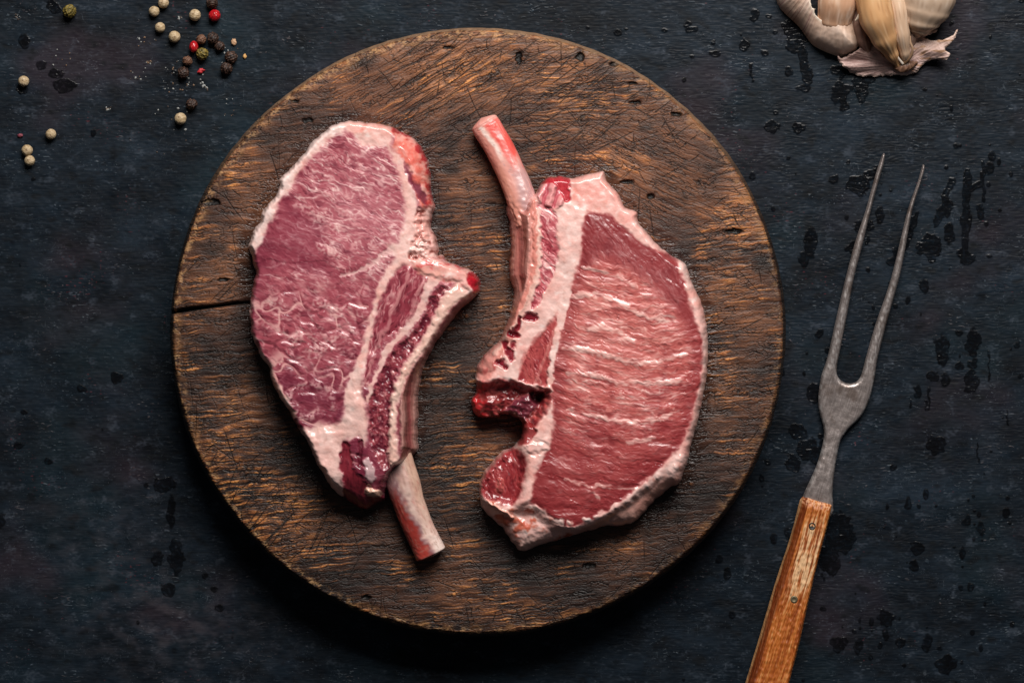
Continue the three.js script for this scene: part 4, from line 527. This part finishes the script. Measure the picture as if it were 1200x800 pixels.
        const f3 = noise(t * 60 + 9, a * 9), st2 = noise(t * 8 + 30, a * 16); paint(st, [232, 176, 162], 0.4 * ss(0.2, 0.6, st2 + 0.4 * f3)); paint(st, [170, 92, 84], 0.4 * ss(0.3, 0.6, fbm(t * 15 + 40, a * 2.5))); st.d = 0.6 * n + 0.18 * n2 + 0.08 * f3 + 0.12 * st2 - 0.25 * ss(0.3, 0.6, noise(t * 22 + 14, a * 4)) + 1.6 * ss(0.72, 0.9, t) * noise(t * 30, a * 3);
      },
    }],
  });
}

// ------------------------------------------------------------------ the carving fork
{
  const box = { x: 836, y: 172, w: 256, h: 752 }, pl = plane(0.006), base = [960, 560], origin = { x: pl.x(base[0]), z: pl.z(base[1]) };
  const mb = { x: 932, y: 172, w: 160, h: 446 }, hb = { x: 836, y: 574, w: 146, h: 346 };
  const metal = poly(mb, [[1035.6, 180], [1037.8, 180.6], [1036, 193], [1029, 217], [1021, 247], [1011, 289], [1001.6, 325], [993, 372], [985.5, 410], [982, 428], [982, 439], [987, 446], [996, 449.5], [1005, 447], [1010.6, 439], [1015, 422], [1027, 380], [1045.5, 325], [1064, 248], [1076, 214], [1081.6, 194], [1084.4, 193.4], [1083.6, 202], [1078, 220], [1069.5, 248], [1062, 290], [1055, 325], [1041, 375], [1030, 418], [1027, 436], [1023.6, 454], [1018, 473], [1009, 489], [995, 503], [986, 516], [982, 532], [978, 555], [976, 577], [974, 606], [938, 602], [941.5, 581], [950, 562], [959, 541], [966, 515], [966, 500], [961.6, 484], [960, 466], [963.6, 440], [971, 418], [981, 372], [992, 325], [1003, 283], [1015, 247], [1024, 214], [1032, 188]], 0.5, 3);
  const flatIn = fieldOf(mb, 1, metal);
  const metalEv = (x, y, st) => {
    const o = metal(x, y), tine = ss(444, 425, y); st.part = y < 428 ? (x < 938 + (1.0) * (0) + 1004 - (y - 428) * 0.26 ? 1 : 2) : 0;
    const n = noise(x / 2.2, y / 5), n2 = fbm(x / 9, y / 9), gr = noise((x * 0.96 + y * 0.28) / 1.4, (y - x * 0.28) / 16), pit = ss(0.45, 0.8, noise(x / 2.4 + 90, y / 2.4));
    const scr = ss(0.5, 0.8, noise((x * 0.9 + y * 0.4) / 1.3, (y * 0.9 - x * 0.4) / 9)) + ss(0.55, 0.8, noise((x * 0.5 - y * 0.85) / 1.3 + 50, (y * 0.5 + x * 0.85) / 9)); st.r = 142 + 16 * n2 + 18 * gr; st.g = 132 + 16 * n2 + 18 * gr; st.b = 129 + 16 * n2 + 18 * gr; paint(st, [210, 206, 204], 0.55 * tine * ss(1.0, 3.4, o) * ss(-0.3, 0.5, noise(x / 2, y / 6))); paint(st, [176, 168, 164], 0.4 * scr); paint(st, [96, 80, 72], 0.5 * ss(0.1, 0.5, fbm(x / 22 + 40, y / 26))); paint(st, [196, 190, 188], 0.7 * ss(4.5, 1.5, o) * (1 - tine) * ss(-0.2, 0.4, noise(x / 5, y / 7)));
    paint(st, [82, 72, 68], 0.3 * pit); st.rough = 0.36 + 0.1 * n2 + 0.1 * pit; st.metal = 0.6; st.bump = 0.05 * gr + 0.04 * n - 0.07 * pit + 0.05 * n2;
    st.h = (4.6 + 1.2 * ss(520, 590, y)) * prof(o, 4.2 + 2.2 * tine + 1.5 * (1 - tine)) + 0.25 * n2; st.lift = 8 + 6 * ss(470, 585, y) + 3.5 * ss(440, 250, y) * 1;
  };
  const mt = { ...bake(mb, 480, 1338, metalEv) };
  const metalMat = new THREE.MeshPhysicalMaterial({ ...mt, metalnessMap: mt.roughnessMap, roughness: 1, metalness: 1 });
  const handle = poly(hb, [[939, 584], [944, 581.5], [958, 586], [973, 590], [975, 594], [970, 616], [964, 638], [957, 665], [951, 691], [944, 722], [937, 754], [925, 800], [914, 845], [902, 890], [894, 908], [876, 912], [856, 904], [846, 896], [849, 882], [860, 842], [873.6, 800], [891, 743], [908, 685], [927, 627], [936, 592]], 0.75, 3);
  const leftEdge = stroke(hb, [[939, 584, 0], [927, 627, 0], [908, 685, 0], [891, 743, 0], [873.6, 800, 0], [849, 882, 0]], 1);
  const rightEdge = stroke(hb, [[975, 594, 0], [964, 638, 0], [951, 691, 0], [937, 754, 0], [925, 800, 0], [902, 890, 0]], 1);
  const handleEv = (x, y, st) => {
    const o = handle(x, y), l = -leftEdge(x, y), r = -rightEdge(x, y), u = -x * 0.28 + y * 0.96, v = x * 0.96 + y * 0.28;
    const n1 = noise(u / 60, v / 3.2), n2 = noise(u / 20 + 9, v / 1.7), n3 = noise(u / 6, v / 1.2), dash = ss(0.3, 0.7, noise(u / 7 + 60, v / 1.3));
    const t = 0.5 + 0.3 * n1 + 0.22 * n2 + 0.12 * n3 + 0.25 * fbm(u / 50 + 5, v / 14);
    ramp(st, [[92, 40, 13], [144, 70, 25], [182, 102, 42], [212, 150, 88]], t);
    const bare = ss(0.0, 0.55, ss(586, 640, y) * ss(728, 650, y) * ss(3, 10, l - 5) * ss(1, 8, r) + 0.35 * n1 + 0.2 * n2 - 0.1); paint(st, [222, 184, 142], 0.9 * bare * ss(-0.6, 0.2, n1 + n2)); paint(st, [126, 88, 62], 0.55 * bare * dash);
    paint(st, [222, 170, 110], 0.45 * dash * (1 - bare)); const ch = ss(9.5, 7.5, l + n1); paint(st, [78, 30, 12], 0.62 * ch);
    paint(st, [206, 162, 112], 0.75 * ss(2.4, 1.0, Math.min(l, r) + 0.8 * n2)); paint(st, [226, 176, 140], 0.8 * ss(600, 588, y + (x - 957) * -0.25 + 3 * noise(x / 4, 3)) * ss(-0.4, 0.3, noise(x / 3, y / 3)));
    paint(st, [96, 34, 16], 0.5 * ss(0.2, 0.6, fbm(u / 70 + 30, v / 9 + 3)) * ss(690, 740, y));
    st.rough = 0.42 + 0.2 * bare + 0.1 * n2; st.bump = 0.35 * n2 + 0.3 * n3 + 0.25 * n1 - 0.4 * dash * bare; st.metal = 0;
    st.h = 15 * (0.1 + 0.9 * prof(o, 4)) - 5.5 * ss(9.5, 1, l) - 1.5 * ss(5, 0.5, r) - 3 * ss(598, 584, y - (x - 957) * 0.25) + 0.6 * noise(x / 5, y / 5); st.lift = 15.2;
  };
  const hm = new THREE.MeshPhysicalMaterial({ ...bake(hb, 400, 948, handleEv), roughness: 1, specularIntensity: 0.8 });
  const t = thing('carving_fork', origin.x, 0, origin.z);
  const mp = relief(mb, 0.8, metal, metalEv, pl, origin, { both: 1 }), hp = relief(hb, 1, handle, handleEv, pl, origin, { both: 1 });
  mesh('fork_neck', mp[0], metalMat, t); mesh('tine', mp[1], metalMat, t); mesh('tine', mp[2], metalMat, t);
  mesh('handle', hp[0], hm, t);
  // rivets: a dark open one and a brass one
  const rivet = (px, py, prof2, mat) => { const g = new THREE.LatheGeometry(prof2.map(([r, h]) => new THREE.Vector2(r * pl.k, h * pl.k)), 28), m = mesh('rivet', g, mat, t); m.position.set(pl.x(px) - origin.x, 30.0 * pl.k, pl.z(py) - origin.z); return m; };
  const dark = new THREE.MeshPhysicalMaterial({ color: new THREE.Color().setRGB(0.012, 0.011, 0.01), roughness: 0.5 }), brass = new THREE.MeshPhysicalMaterial({ color: new THREE.Color().setRGB(0.16, 0.13, 0.075), roughness: 0.5, metalness: 0.6 });
  rivet(950.7, 615.5, [[0, 0.1], [2.4, 0.15], [3.4, 0.9], [4.0, 0.9], [4.4, -0.6]], dark).userData.label = 'dark hollow rivet near the metal neck';
  rivet(929.5, 701, [[0, 0.5], [1.6, 0.5], [2.0, 1.0], [3.2, 1.2], [4.2, 0.8], [4.6, -0.6]], brass).userData.label = 'dull brass rivet in the middle of the handle';
  tag(t, 'two-tined steel carving fork with worn orange brown wooden handle', 'carving fork');
}

// ------------------------------------------------------------------ the garlic bulb
{
  const pl = plane(0.016), base = [1020, 10], origin = { x: pl.x(base[0]), z: pl.z(base[1]) }, t = thing('garlic_bulb', origin.x, 0, origin.z);
  const cm = new THREE.MeshPhysicalMaterial({ vertexColors: true, roughness: 0.42, ior: 1.4, specularIntensity: 0.8 });
  const skinCol = (st, y0, c1, c2, c3, a, tt) => { const s = noise(a * 7 + y0, tt * 2.2), s2 = noise(a * 22 + y0 + 1.5 * noise(a * 3, tt * 4), tt * 3.5), s3 = fbm(a * 3 + y0, tt * 4 + y0); st.r = c1[0]; st.g = c1[1]; st.b = c1[2]; paint(st, c2, 0.4 + 0.4 * ss(-0.5, 0.7, s3 + 0.35 * s + 0.1 * s2)); paint(st, c3, 0.7 * ss(0, 0.8, s3 + 0.3 * s + 0.15 * s2)); paint(st, [c1[0] * 0.82, c1[1] * 0.78, c1[2] * 0.76], 0.5 * ss(0.3, 0.75, s2) + 0.35 * ss(0.2, 0.6, fbm(a * 2 + y0 + 9, tt * 7))); };
  const clove = (stations, seedN, c1, c2, c3, ridge = 1.6) => { const m = mesh('clove', sweep(stations, pl, origin, 64, 72, (tt, a, c, st) => { skinCol(st, seedN, c1, c2, c3, a, tt); st.d = ridge * Math.cos(a * 2 + seedN) * Math.sin(Math.PI * tt) + 0.5 * noise(a * 4 + seedN, tt * 5) + 0.25 * noise(a * 14, tt * 4 + seedN); }, { capLen: 4 }), cm, t); return m; };
  clove([[1014, -62, 44, 8, 10], [1015, -38, 46, 17, 16], [1021, -8, 48, 22, 20], [1027, 20, 46, 22, 20], [1036, 42, 38, 17, 15], [1046, 60, 26, 9, 9], [1055, 74, 15, 3, 4]], 3.1, [182, 132, 88], [214, 172, 126], [236, 206, 170]).userData.label = 'tan clove in the middle of the bulb';
  clove([[1044, -50, 30, 8, 8], [1046, -20, 36, 12, 14], [1051, 10, 37, 12.5, 15], [1056, 36, 32, 11, 13], [1062, 58, 22, 7, 9], [1065, 72, 14, 3, 4]], 7.7, [188, 154, 126], [216, 188, 162], [236, 216, 198], 0.8).userData.label = 'slim pale pink clove';
  clove([[1094, -70, 28, 18, 18], [1090, -36, 33, 33, 27], [1087, -6, 34, 34, 28], [1084, 10, 31, 30, 25], [1081, 22, 27, 23, 20], [1079, 31, 22, 15, 14], [1077, 38, 18, 6, 7]], 12.3, [178, 150, 126], [208, 184, 162], [230, 212, 196], 1).userData.label = 'plump rounded clove with smooth grey pink skin';
  clove([[990, -60, 30, 12, 12], [987, -28, 38, 20, 18], [983, 0, 37, 23, 19], [980, 22, 28, 20, 15], [979, 34, 20, 9, 8]], 17.9, [186, 138, 106], [216, 178, 150], [236, 214, 196], 1).userData.label = 'clove inside the torn open skin';
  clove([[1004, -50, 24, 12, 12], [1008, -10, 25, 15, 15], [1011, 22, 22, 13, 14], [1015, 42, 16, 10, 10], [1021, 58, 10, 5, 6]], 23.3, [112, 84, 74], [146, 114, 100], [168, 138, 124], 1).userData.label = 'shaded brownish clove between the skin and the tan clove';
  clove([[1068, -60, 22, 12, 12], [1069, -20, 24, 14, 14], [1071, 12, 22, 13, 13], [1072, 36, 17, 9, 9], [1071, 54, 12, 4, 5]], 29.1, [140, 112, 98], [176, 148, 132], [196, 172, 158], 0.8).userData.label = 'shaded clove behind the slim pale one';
  // outer skin with its torn opening
  const gb = { x: 896, y: -70, w: 240, h: 166 };
  const body = poly(gb, [[905, -70], [908, -30], [915, 0], [925, 13], [940, 27], [950, 41], [958, 50], [974, 58], [990, 63], [1003, 60], [1011, 50], [1014, 20], [1030, -20], [1030, -70]], 1);
  const skin = poly(gb, [[905, -66], [908, -30], [915, 0], [925, 13], [940, 27], [950, 41], [958, 50], [974, 58], [990, 63], [1002, 60], [1010, 51], [1009, 34], [1011, 17], [1017, 4], [1022, -10], [1018, -8], [1010, 6], [1001, 18], [988, 25], [974, 26], [963, 22], [956, 14], [958, 9], [953, 8], [951, -4], [953, -30], [948, -60], [930, -70]], 0.75, 3);
  const skinEv = (x, y, st) => {
    const o = skin(x, y), b = body(x, y), an = Math.atan2(y + 60, x - 985), s = noise(an * 26, Math.hypot(x - 985, y + 60) / 40), s2 = noise(an * 70, 4 + y / 30), n = fbm(x / 16, y / 16);
    st.r = 198; st.g = 168; st.b = 148; paint(st, [228, 204, 188], 0.4 + 0.4 * ss(-0.3, 0.6, 0.5 * s + n)); paint(st, [146, 98, 92], 0.7 * ss(0.15, 0.6, s2 + 0.4 * n) * ss(962, 945, x)); paint(st, [166, 126, 98], 0.5 * ss(-0.2, 0.6, fbm(x / 30, y / 30))); paint(st, [150, 104, 108], 0.55 * ss(0.2, 0.7, noise(an * 34 + 3, 2)) * ss(975, 940, x)); paint(st, [240, 226, 208], 0.85 * ss(4.5, 1.5, o) * ss(4, 12, b)); 
    st.h = Math.max(3, 40 * prof(b, 34) + 0.8 * s * ss(2, 14, b) + 1.4 * n + 6 * ss(14, 0, Math.hypot(x - 1018, y - 0))); st.part = 0; st.rough = 0.46 + 0.1 * n; st.bump = 0.06 * s2 + 0.06 * s; st.lift = 0;
  };
  const skm = new THREE.MeshPhysicalMaterial({ ...bake(gb, 720, 498, skinEv), roughness: 1, specularIntensity: 0.8 });
  mesh('papery_skin', relief(gb, 0.8, skin, skinEv, pl, origin)[0], skm, t);
  // the flattened skin at its base and the paler leaf of skin behind it
  const lob0 = poly(gb, [[984, 63], [990, 66], [1000, 61], [1014, 52], [1027, 50], [1040, 62], [1050, 68], [1057, 60], [1062, 44], [1068, 30], [1080, 36], [1092, 35], [1103, 31], [1098, 37], [1086, 41], [1098, 45], [1110, 44], [1119, 40], [1125, 33], [1122, 43], [1115, 51], [1110, 55], [1116, 60], [1113, 68], [1102, 67], [1094, 68], [1085, 74], [1078, 82], [1066, 85], [1050, 85], [1032, 86], [1012, 86], [998, 80], [988, 72]], 1, 3);
  const lob = fieldOf(gb, 0.75, (x, y) => lob0(x, y) + 1.1 * noise(x / 5, y / 5) + 0.5 * noise(x / 2, y / 2));
  const lobEv = (x, y, st) => {
    const o = lob(x, y), dx = x - 1060, dy = y - 74, an = Math.atan2(dy, dx), s = noise(an * 9 + 3, 2), s2 = noise(an * 24, Math.hypot(dx, dy) / 30), n = fbm(x / 9, y / 9), inner = ss(72, 52, y);
    st.r = 176; st.g = 146; st.b = 140; paint(st, [212, 186, 178], ss(-0.3, 0.7, 0.5 * s2 + 0.5 * s + 0.6 * n)); paint(st, [112, 76, 76], 0.5 * ss(0.1, 0.55, n + 0.3 * s2)); paint(st, [188, 160, 146], 0.7 * inner); paint(st, [216, 190, 176], 0.7 * ss(3, 1, o)); paint(st, [92, 66, 62], 0.55 * ss(1040, 1015, x) * ss(76, 62, y + 4 * n)); paint(st, [126, 92, 86], 0.4 * ss(0.35, 0.8, noise(an * 40 + 5, 7))); paint(st, [150, 108, 72], 0.6 * ss(0.2, 0.6, noise(x / 10 + 40, y / 4)) * ss(1062, 1076, x)); paint(st, [70, 44, 36], 0.8 * ss(10, 4, Math.hypot(dx, dy * 1.4)));
    st.h = 2.2 * ss(-0.5, 2, o); st.lift = 10 + 9 * ss(1088, 1120, x) + 0.9 * s2 * ss(4, 22, Math.hypot(dx, dy)) + 4 * noise(x / 13, y / 13) - 7 * ss(74, 86, y) + 5 * inner + 3 * ss(1010, 990, x); st.lift = Math.max(3, st.lift); st.part = 0; st.rough = 0.5; st.bump = 0.15 * s2 + 0.15 * noise(x / 2.4, y / 2.4);
  };
  const lbm = new THREE.MeshPhysicalMaterial({ ...bake(gb, 720, 498, lobEv), roughness: 1, specularIntensity: 0.7 });
  mesh('base_skin', relief(gb, 0.8, lob, lobEv, pl, origin, { both: 1 })[0], lbm, t);
  const fibre = (st2) => sweep(st2, pl, origin, 24, 10, (tt, a, c, st) => { st.r = 168 - 60 * ss(0.3, 0.9, tt); st.g = 138 - 56 * ss(0.3, 0.9, tt); st.b = 112 - 52 * ss(0.3, 0.9, tt); st.d = 0; }, { capLen: 0.6, caps: 2 });
  mesh('skin_fibre', fibre([[1068, 42, 34, 0.8, 0.8], [1068, 48, 33, 1.3, 1], [1071, 56, 30, 1.5, 1.2], [1070, 64, 25, 1.8, 1.4], [1064, 70, 20, 2.6, 2], [1056, 77, 15, 3, 2]]), cm, t);
  mesh('skin_fibre', fibre([[1045, 54, 36, 0.8, 0.6], [1050, 61, 31, 1.3, 0.8], [1056, 68, 25, 1.3, 0.8], [1061, 73, 20, 1.6, 1]]), new THREE.MeshPhysicalMaterial({ color: new THREE.Color().setRGB(0.72, 0.63, 0.54), roughness: 0.5 }), t);
  mesh('skin_sliver', sweep([[1003, 24, 42, 1.2, 0.8], [1008, 18, 50, 3, 1.2], [1012, 10, 60, 3.2, 1.2], [1017, 0, 66, 2.2, 1], [1022, -14, 70, 1, 0.8]], pl, origin, 24, 10, (tt, a, c, st) => { const n = noise(tt * 9, a); st.r = 244; st.g = 228 + 8 * n; st.b = 206 + 10 * n; st.d = 0.3 * n; }, { capLen: 1, caps: 2 }), cm, t);
  mesh('root_tuft', sweep([[1052, 76, 12, 3, 3], [1060, 77, 15, 6, 4], [1070, 74, 14, 5, 4], [1078, 71, 12, 2, 2]], pl, origin, 24, 16, (tt, a, c, st) => { const n = noise(tt * 12, a * 3); st.r = 104 + 30 * n; st.g = 76 + 26 * n; st.b = 60 + 22 * n; st.d = 1.1 * n; }, { capLen: 2, caps: 3 }), cm, t);
  tag(t, 'whole garlic bulb with torn papery skin and bare cloves beyond the board', 'garlic');
}

// ------------------------------------------------------------------ peppercorns
{
  const pl = plane(0.003), ico = mergeVertices((() => { const g = new THREE.IcosahedronGeometry(1, 9); g.deleteAttribute('normal'); g.deleteAttribute('uv'); return g; })(), 1e-4);
  const corn = (kind, k) => {
    const g = ico.clone(), p = g.attributes.position, col = [], ox = k * 13.7;
    for (let i = 0; i < p.count; i++) {
      const x = p.getX(i), y = p.getY(i), z = p.getZ(i), a = noise(x * 2.1 + ox, y * 2.1 + z * 1.7), b = noise(x * 5 + ox, z * 5 + y * 3.1), c = noise(x * 11 + ox + y * 4, z * 11 - y * 5), q = {};
      let r = 1;
      if (kind === 'white') { const dm = Math.exp(-((x - 0.25) ** 2 + (z - 0.1 + 0.05 * k) ** 2 + (y - 0.95) ** 2) / 0.025); r += 0.035 * a + 0.015 * b - 0.1 * dm; q.r = 184 + 18 * a; q.g = 164 + 20 * a; q.b = 132 + 24 * a; const wr = 1 - Math.abs(noise(x * 3.4 + ox, z * 3.4 + y * 2.2)); r -= 0.045 * ss(0.8, 1, wr) - 0.02 * c; paint(q, [120, 94, 64], 0.6 * ss(0.82, 1, wr)); paint(q, [136, 108, 74], 0.6 * ss(0.0, 0.6, b + 0.5 * c)); paint(q, [92, 66, 44], 0.85 * dm); }
      else if (kind === 'red') { r += 0.06 * a + 0.04 * b + 0.02 * c; q.r = 168; q.g = 20; q.b = 28; paint(q, [120, 6, 18], ss(0, 0.6, a)); paint(q, [226, 92, 70], 0.7 * ss(0.35, 0.7, b)); }
      else { worley(x * 2.3 + ox + 20, z * 2.3 + y * 1.6 + 20); const e = WO[1] - WO[0], ridge = ss(0.3, 0.02, e); r += 0.10 * a + 0.2 * ridge * (kind === 'brown' ? 0.45 : 1) - 0.12 + 0.04 * c; const base = kind === 'green' ? [84, 74, 30] : kind === 'brown' ? [96, 66, 50] : [44, 30, 25], hi = kind === 'green' ? [168, 142, 66] : kind === 'brown' ? [150, 112, 88] : [112, 80, 62]; q.r = base[0]; q.g = base[1]; q.b = base[2]; paint(q, hi, 0.8 * ridge * ss(-0.3, 0.4, b)); paint(q, [20, 13, 11], 0.6 * ss(0.35, 0.6, e)); }
      p.setXYZ(i, x * r, y * r, z * r); col.push(lin(clamp(q.r, 0, 255)), lin(clamp(q.g, 0, 255)), lin(clamp(q.b, 0, 255)));
    }
    g.setAttribute('color', new THREE.Float32BufferAttribute(col, 3)); g.computeVertexNormals(); return g;
  };
  const dry = new THREE.MeshPhysicalMaterial({ vertexColors: true, roughness: 0.55, specularIntensity: 0.7 }), shiny = new THREE.MeshPhysicalMaterial({ vertexColors: true, roughness: 0.24 });
  const shapes = {}; for (const k of ['white', 'red', 'black', 'brown', 'green']) shapes[k] = [0, 1, 2].map((i) => corn(k, i + k.length));
  const list = [
    ['green', 81, 13, 7.6, 'wrinkled yellow green peppercorn alone in the top corner, off from the cluster'], ['white', 27, 95, 6.4, 'white peppercorn with dark speck, alone by the edge below the yellow green one'], ['white', 59, 157, 6.2, 'yellowish white peppercorn lying just above a touching pair'], ['white', 31, 176, 6.6, 'upper white peppercorn of the touching pair near the edge'], ['white', 34, 188, 6.2, 'lower white peppercorn of the touching pair near the edge'],
    ['white', 211, 139, 7, 'white peppercorn beside a lone black peppercorn close to the board'], ['white', 180, 13, 6.2, 'tan peppercorn second from the top edge, touching its darker tan neighbour'], ['white', 191, 3, 6.4, 'tan peppercorn half cut off by the top edge of the photo'], ['white', 187, 32, 6, 'small pale peppercorn between the tan pair and the dented white one'], ['white', 204, 43, 6.9, 'large pale peppercorn lowest of the white ones in the cluster'], ['white', 228, 17.5, 6.9, 'pale peppercorn with dark dimple beside the shiny round red one'],
    ['red', 251, 18, 7, 'round shiny red peppercorn below the black one at the top edge'], ['red', 226.5, 54.5, 6.4, 'narrow bright red peppercorn touching the greenish one'], ['black', 248, 3, 6.8, 'black peppercorn at the top edge above the round red one'], ['brown', 235.5, 46, 6.2, 'smooth brown peppercorn right above the narrow red one'], ['black', 249, 44.5, 6.8, 'wrinkled black peppercorn touching the smooth brown one'], ['black', 257, 54, 5.8, 'small dark peppercorn with a pale broken face beside the wrinkled black one'],
    ['green', 236.5, 63, 7, 'wrinkled green yellow peppercorn inside the cluster beside the red one'], ['brown', 219, 71, 6, 'small brown peppercorn above a black one at the foot of the cluster'], ['black', 214, 85, 6.8, 'black peppercorn touching the small brown one, lowest of the cluster'], ['black', 270.5, 67, 7.2, 'brown black peppercorn, upper of the pair nearest the board'], ['black', 265, 80, 7, 'dark wrinkled peppercorn, lower of the pair nearest the board'], ['black', 224, 122, 6.4, 'lone black peppercorn beside a white one under the cluster'],
  ];
  list.forEach(([kind, px, py, r, label], i) => {
    const m = mesh(`${kind}_peppercorn`, shapes[kind][i % 3], kind === 'red' ? shiny : dry, scene), R = r * pl.k, e = kind === 'red' && i === 12;
    m.position.set(pl.x(px), R * 0.97, pl.z(py)); m.scale.set(R * (e ? 0.82 : 1), R, R * (e ? 1.08 : 1)); m.rotation.set(kind === 'white' ? rr(-0.3, 0.3) : rr(-3, 3), e ? 0.1 : rr(-3, 3), kind === 'white' ? rr(-0.3, 0.3) : e ? 0 : rr(-3, 3));
    tag(m, label, 'peppercorn', 'scattered peppercorns');
  });
  // broken bits of husk
  const bit = (px, py, s, c, label) => { const g = new THREE.IcosahedronGeometry(1, 3), p = g.attributes.position; for (let i = 0; i < p.count; i++) { const x = p.getX(i), y = p.getY(i), z = p.getZ(i), n = 1 + 0.45 * noise(x * 1.7 + px, z * 1.7 + y) + 0.2 * noise(x * 4 + py, z * 4 + y * 2); p.setXYZ(i, x * n, y * n * 0.55, z * n * 0.7); } const q = mergeVertices((g.deleteAttribute('normal'), g.deleteAttribute('uv'), g)); q.computeVertexNormals(); const m = mesh('pepper_husk', q, new THREE.MeshPhysicalMaterial({ color: new THREE.Color().setRGB(lin(c[0]), lin(c[1]), lin(c[2])), roughness: 0.5 }), scene); m.position.set(pl.x(px), s * 0.5 * pl.k, pl.z(py)); m.scale.setScalar(s * pl.k); m.rotation.y = rr(0, 6); tag(m, label, 'pepper husk'); };
  bit(273, 48.5, 4, [176, 140, 108], 'pale brown broken pepper husk above the pair nearest the board'); bit(286, 65.5, 2.8, [190, 146, 86], 'tiny golden husk fragment nearest to the board'); bit(234.5, 82.5, 3.8, [176, 40, 46], 'broken red pepper husk lying between the black peppercorns'); bit(22, 158, 3, [120, 54, 66], 'dull red husk flake beside the touching white pair');
  // dust and salt-like specks that nobody could count
  const gs = [], spots = [[210, 20, 2, 1], [170, 48, 14, 6], [173, 72, 3, 2], [158, 86, 16, 8], [205, 78, 14, 8], [205, 100, 16, 8], [228, 92, 10, 8], [239, 102, 5, 3], [256, 60, 22, 20], [200, 150, 20, 30], [126, 126, 3, 2], [275, 125, 14, 10], [20, 19, 4, 3], [67, 64, 14, 12]];
  for (let i = 0; i < 150; i++) { const s = spots[i % spots.length], g = new THREE.OctahedronGeometry(1, 0), r = (0.5 + 0.9 * rnd() ** 2) * pl.k; g.scale(r * rr(0.7, 1.6), r * 0.6, r); g.rotateY(rr(0, 6)); g.translate(pl.x(s[0] + rr(-1, 1) * s[2]), r * 0.5, pl.z(s[1] + rr(-1, 1) * s[3])); const w = rnd(), c = w < 0.55 ? [150, 152, 150] : w < 0.8 ? [120, 96, 76] : [70, 60, 54]; g.setAttribute('color', new THREE.Float32BufferAttribute(Array(g.attributes.position.count).fill([lin(c[0]), lin(c[1]), lin(c[2])]).flat(), 3)); gs.push(g); }
  tag(mesh('pepper_dust', mergeGeometries(gs), dry, scene), 'fine pepper dust and pale specks scattered among the peppercorns', 'pepper dust', null, 'stuff');
}
renderer.render(scene, camera);
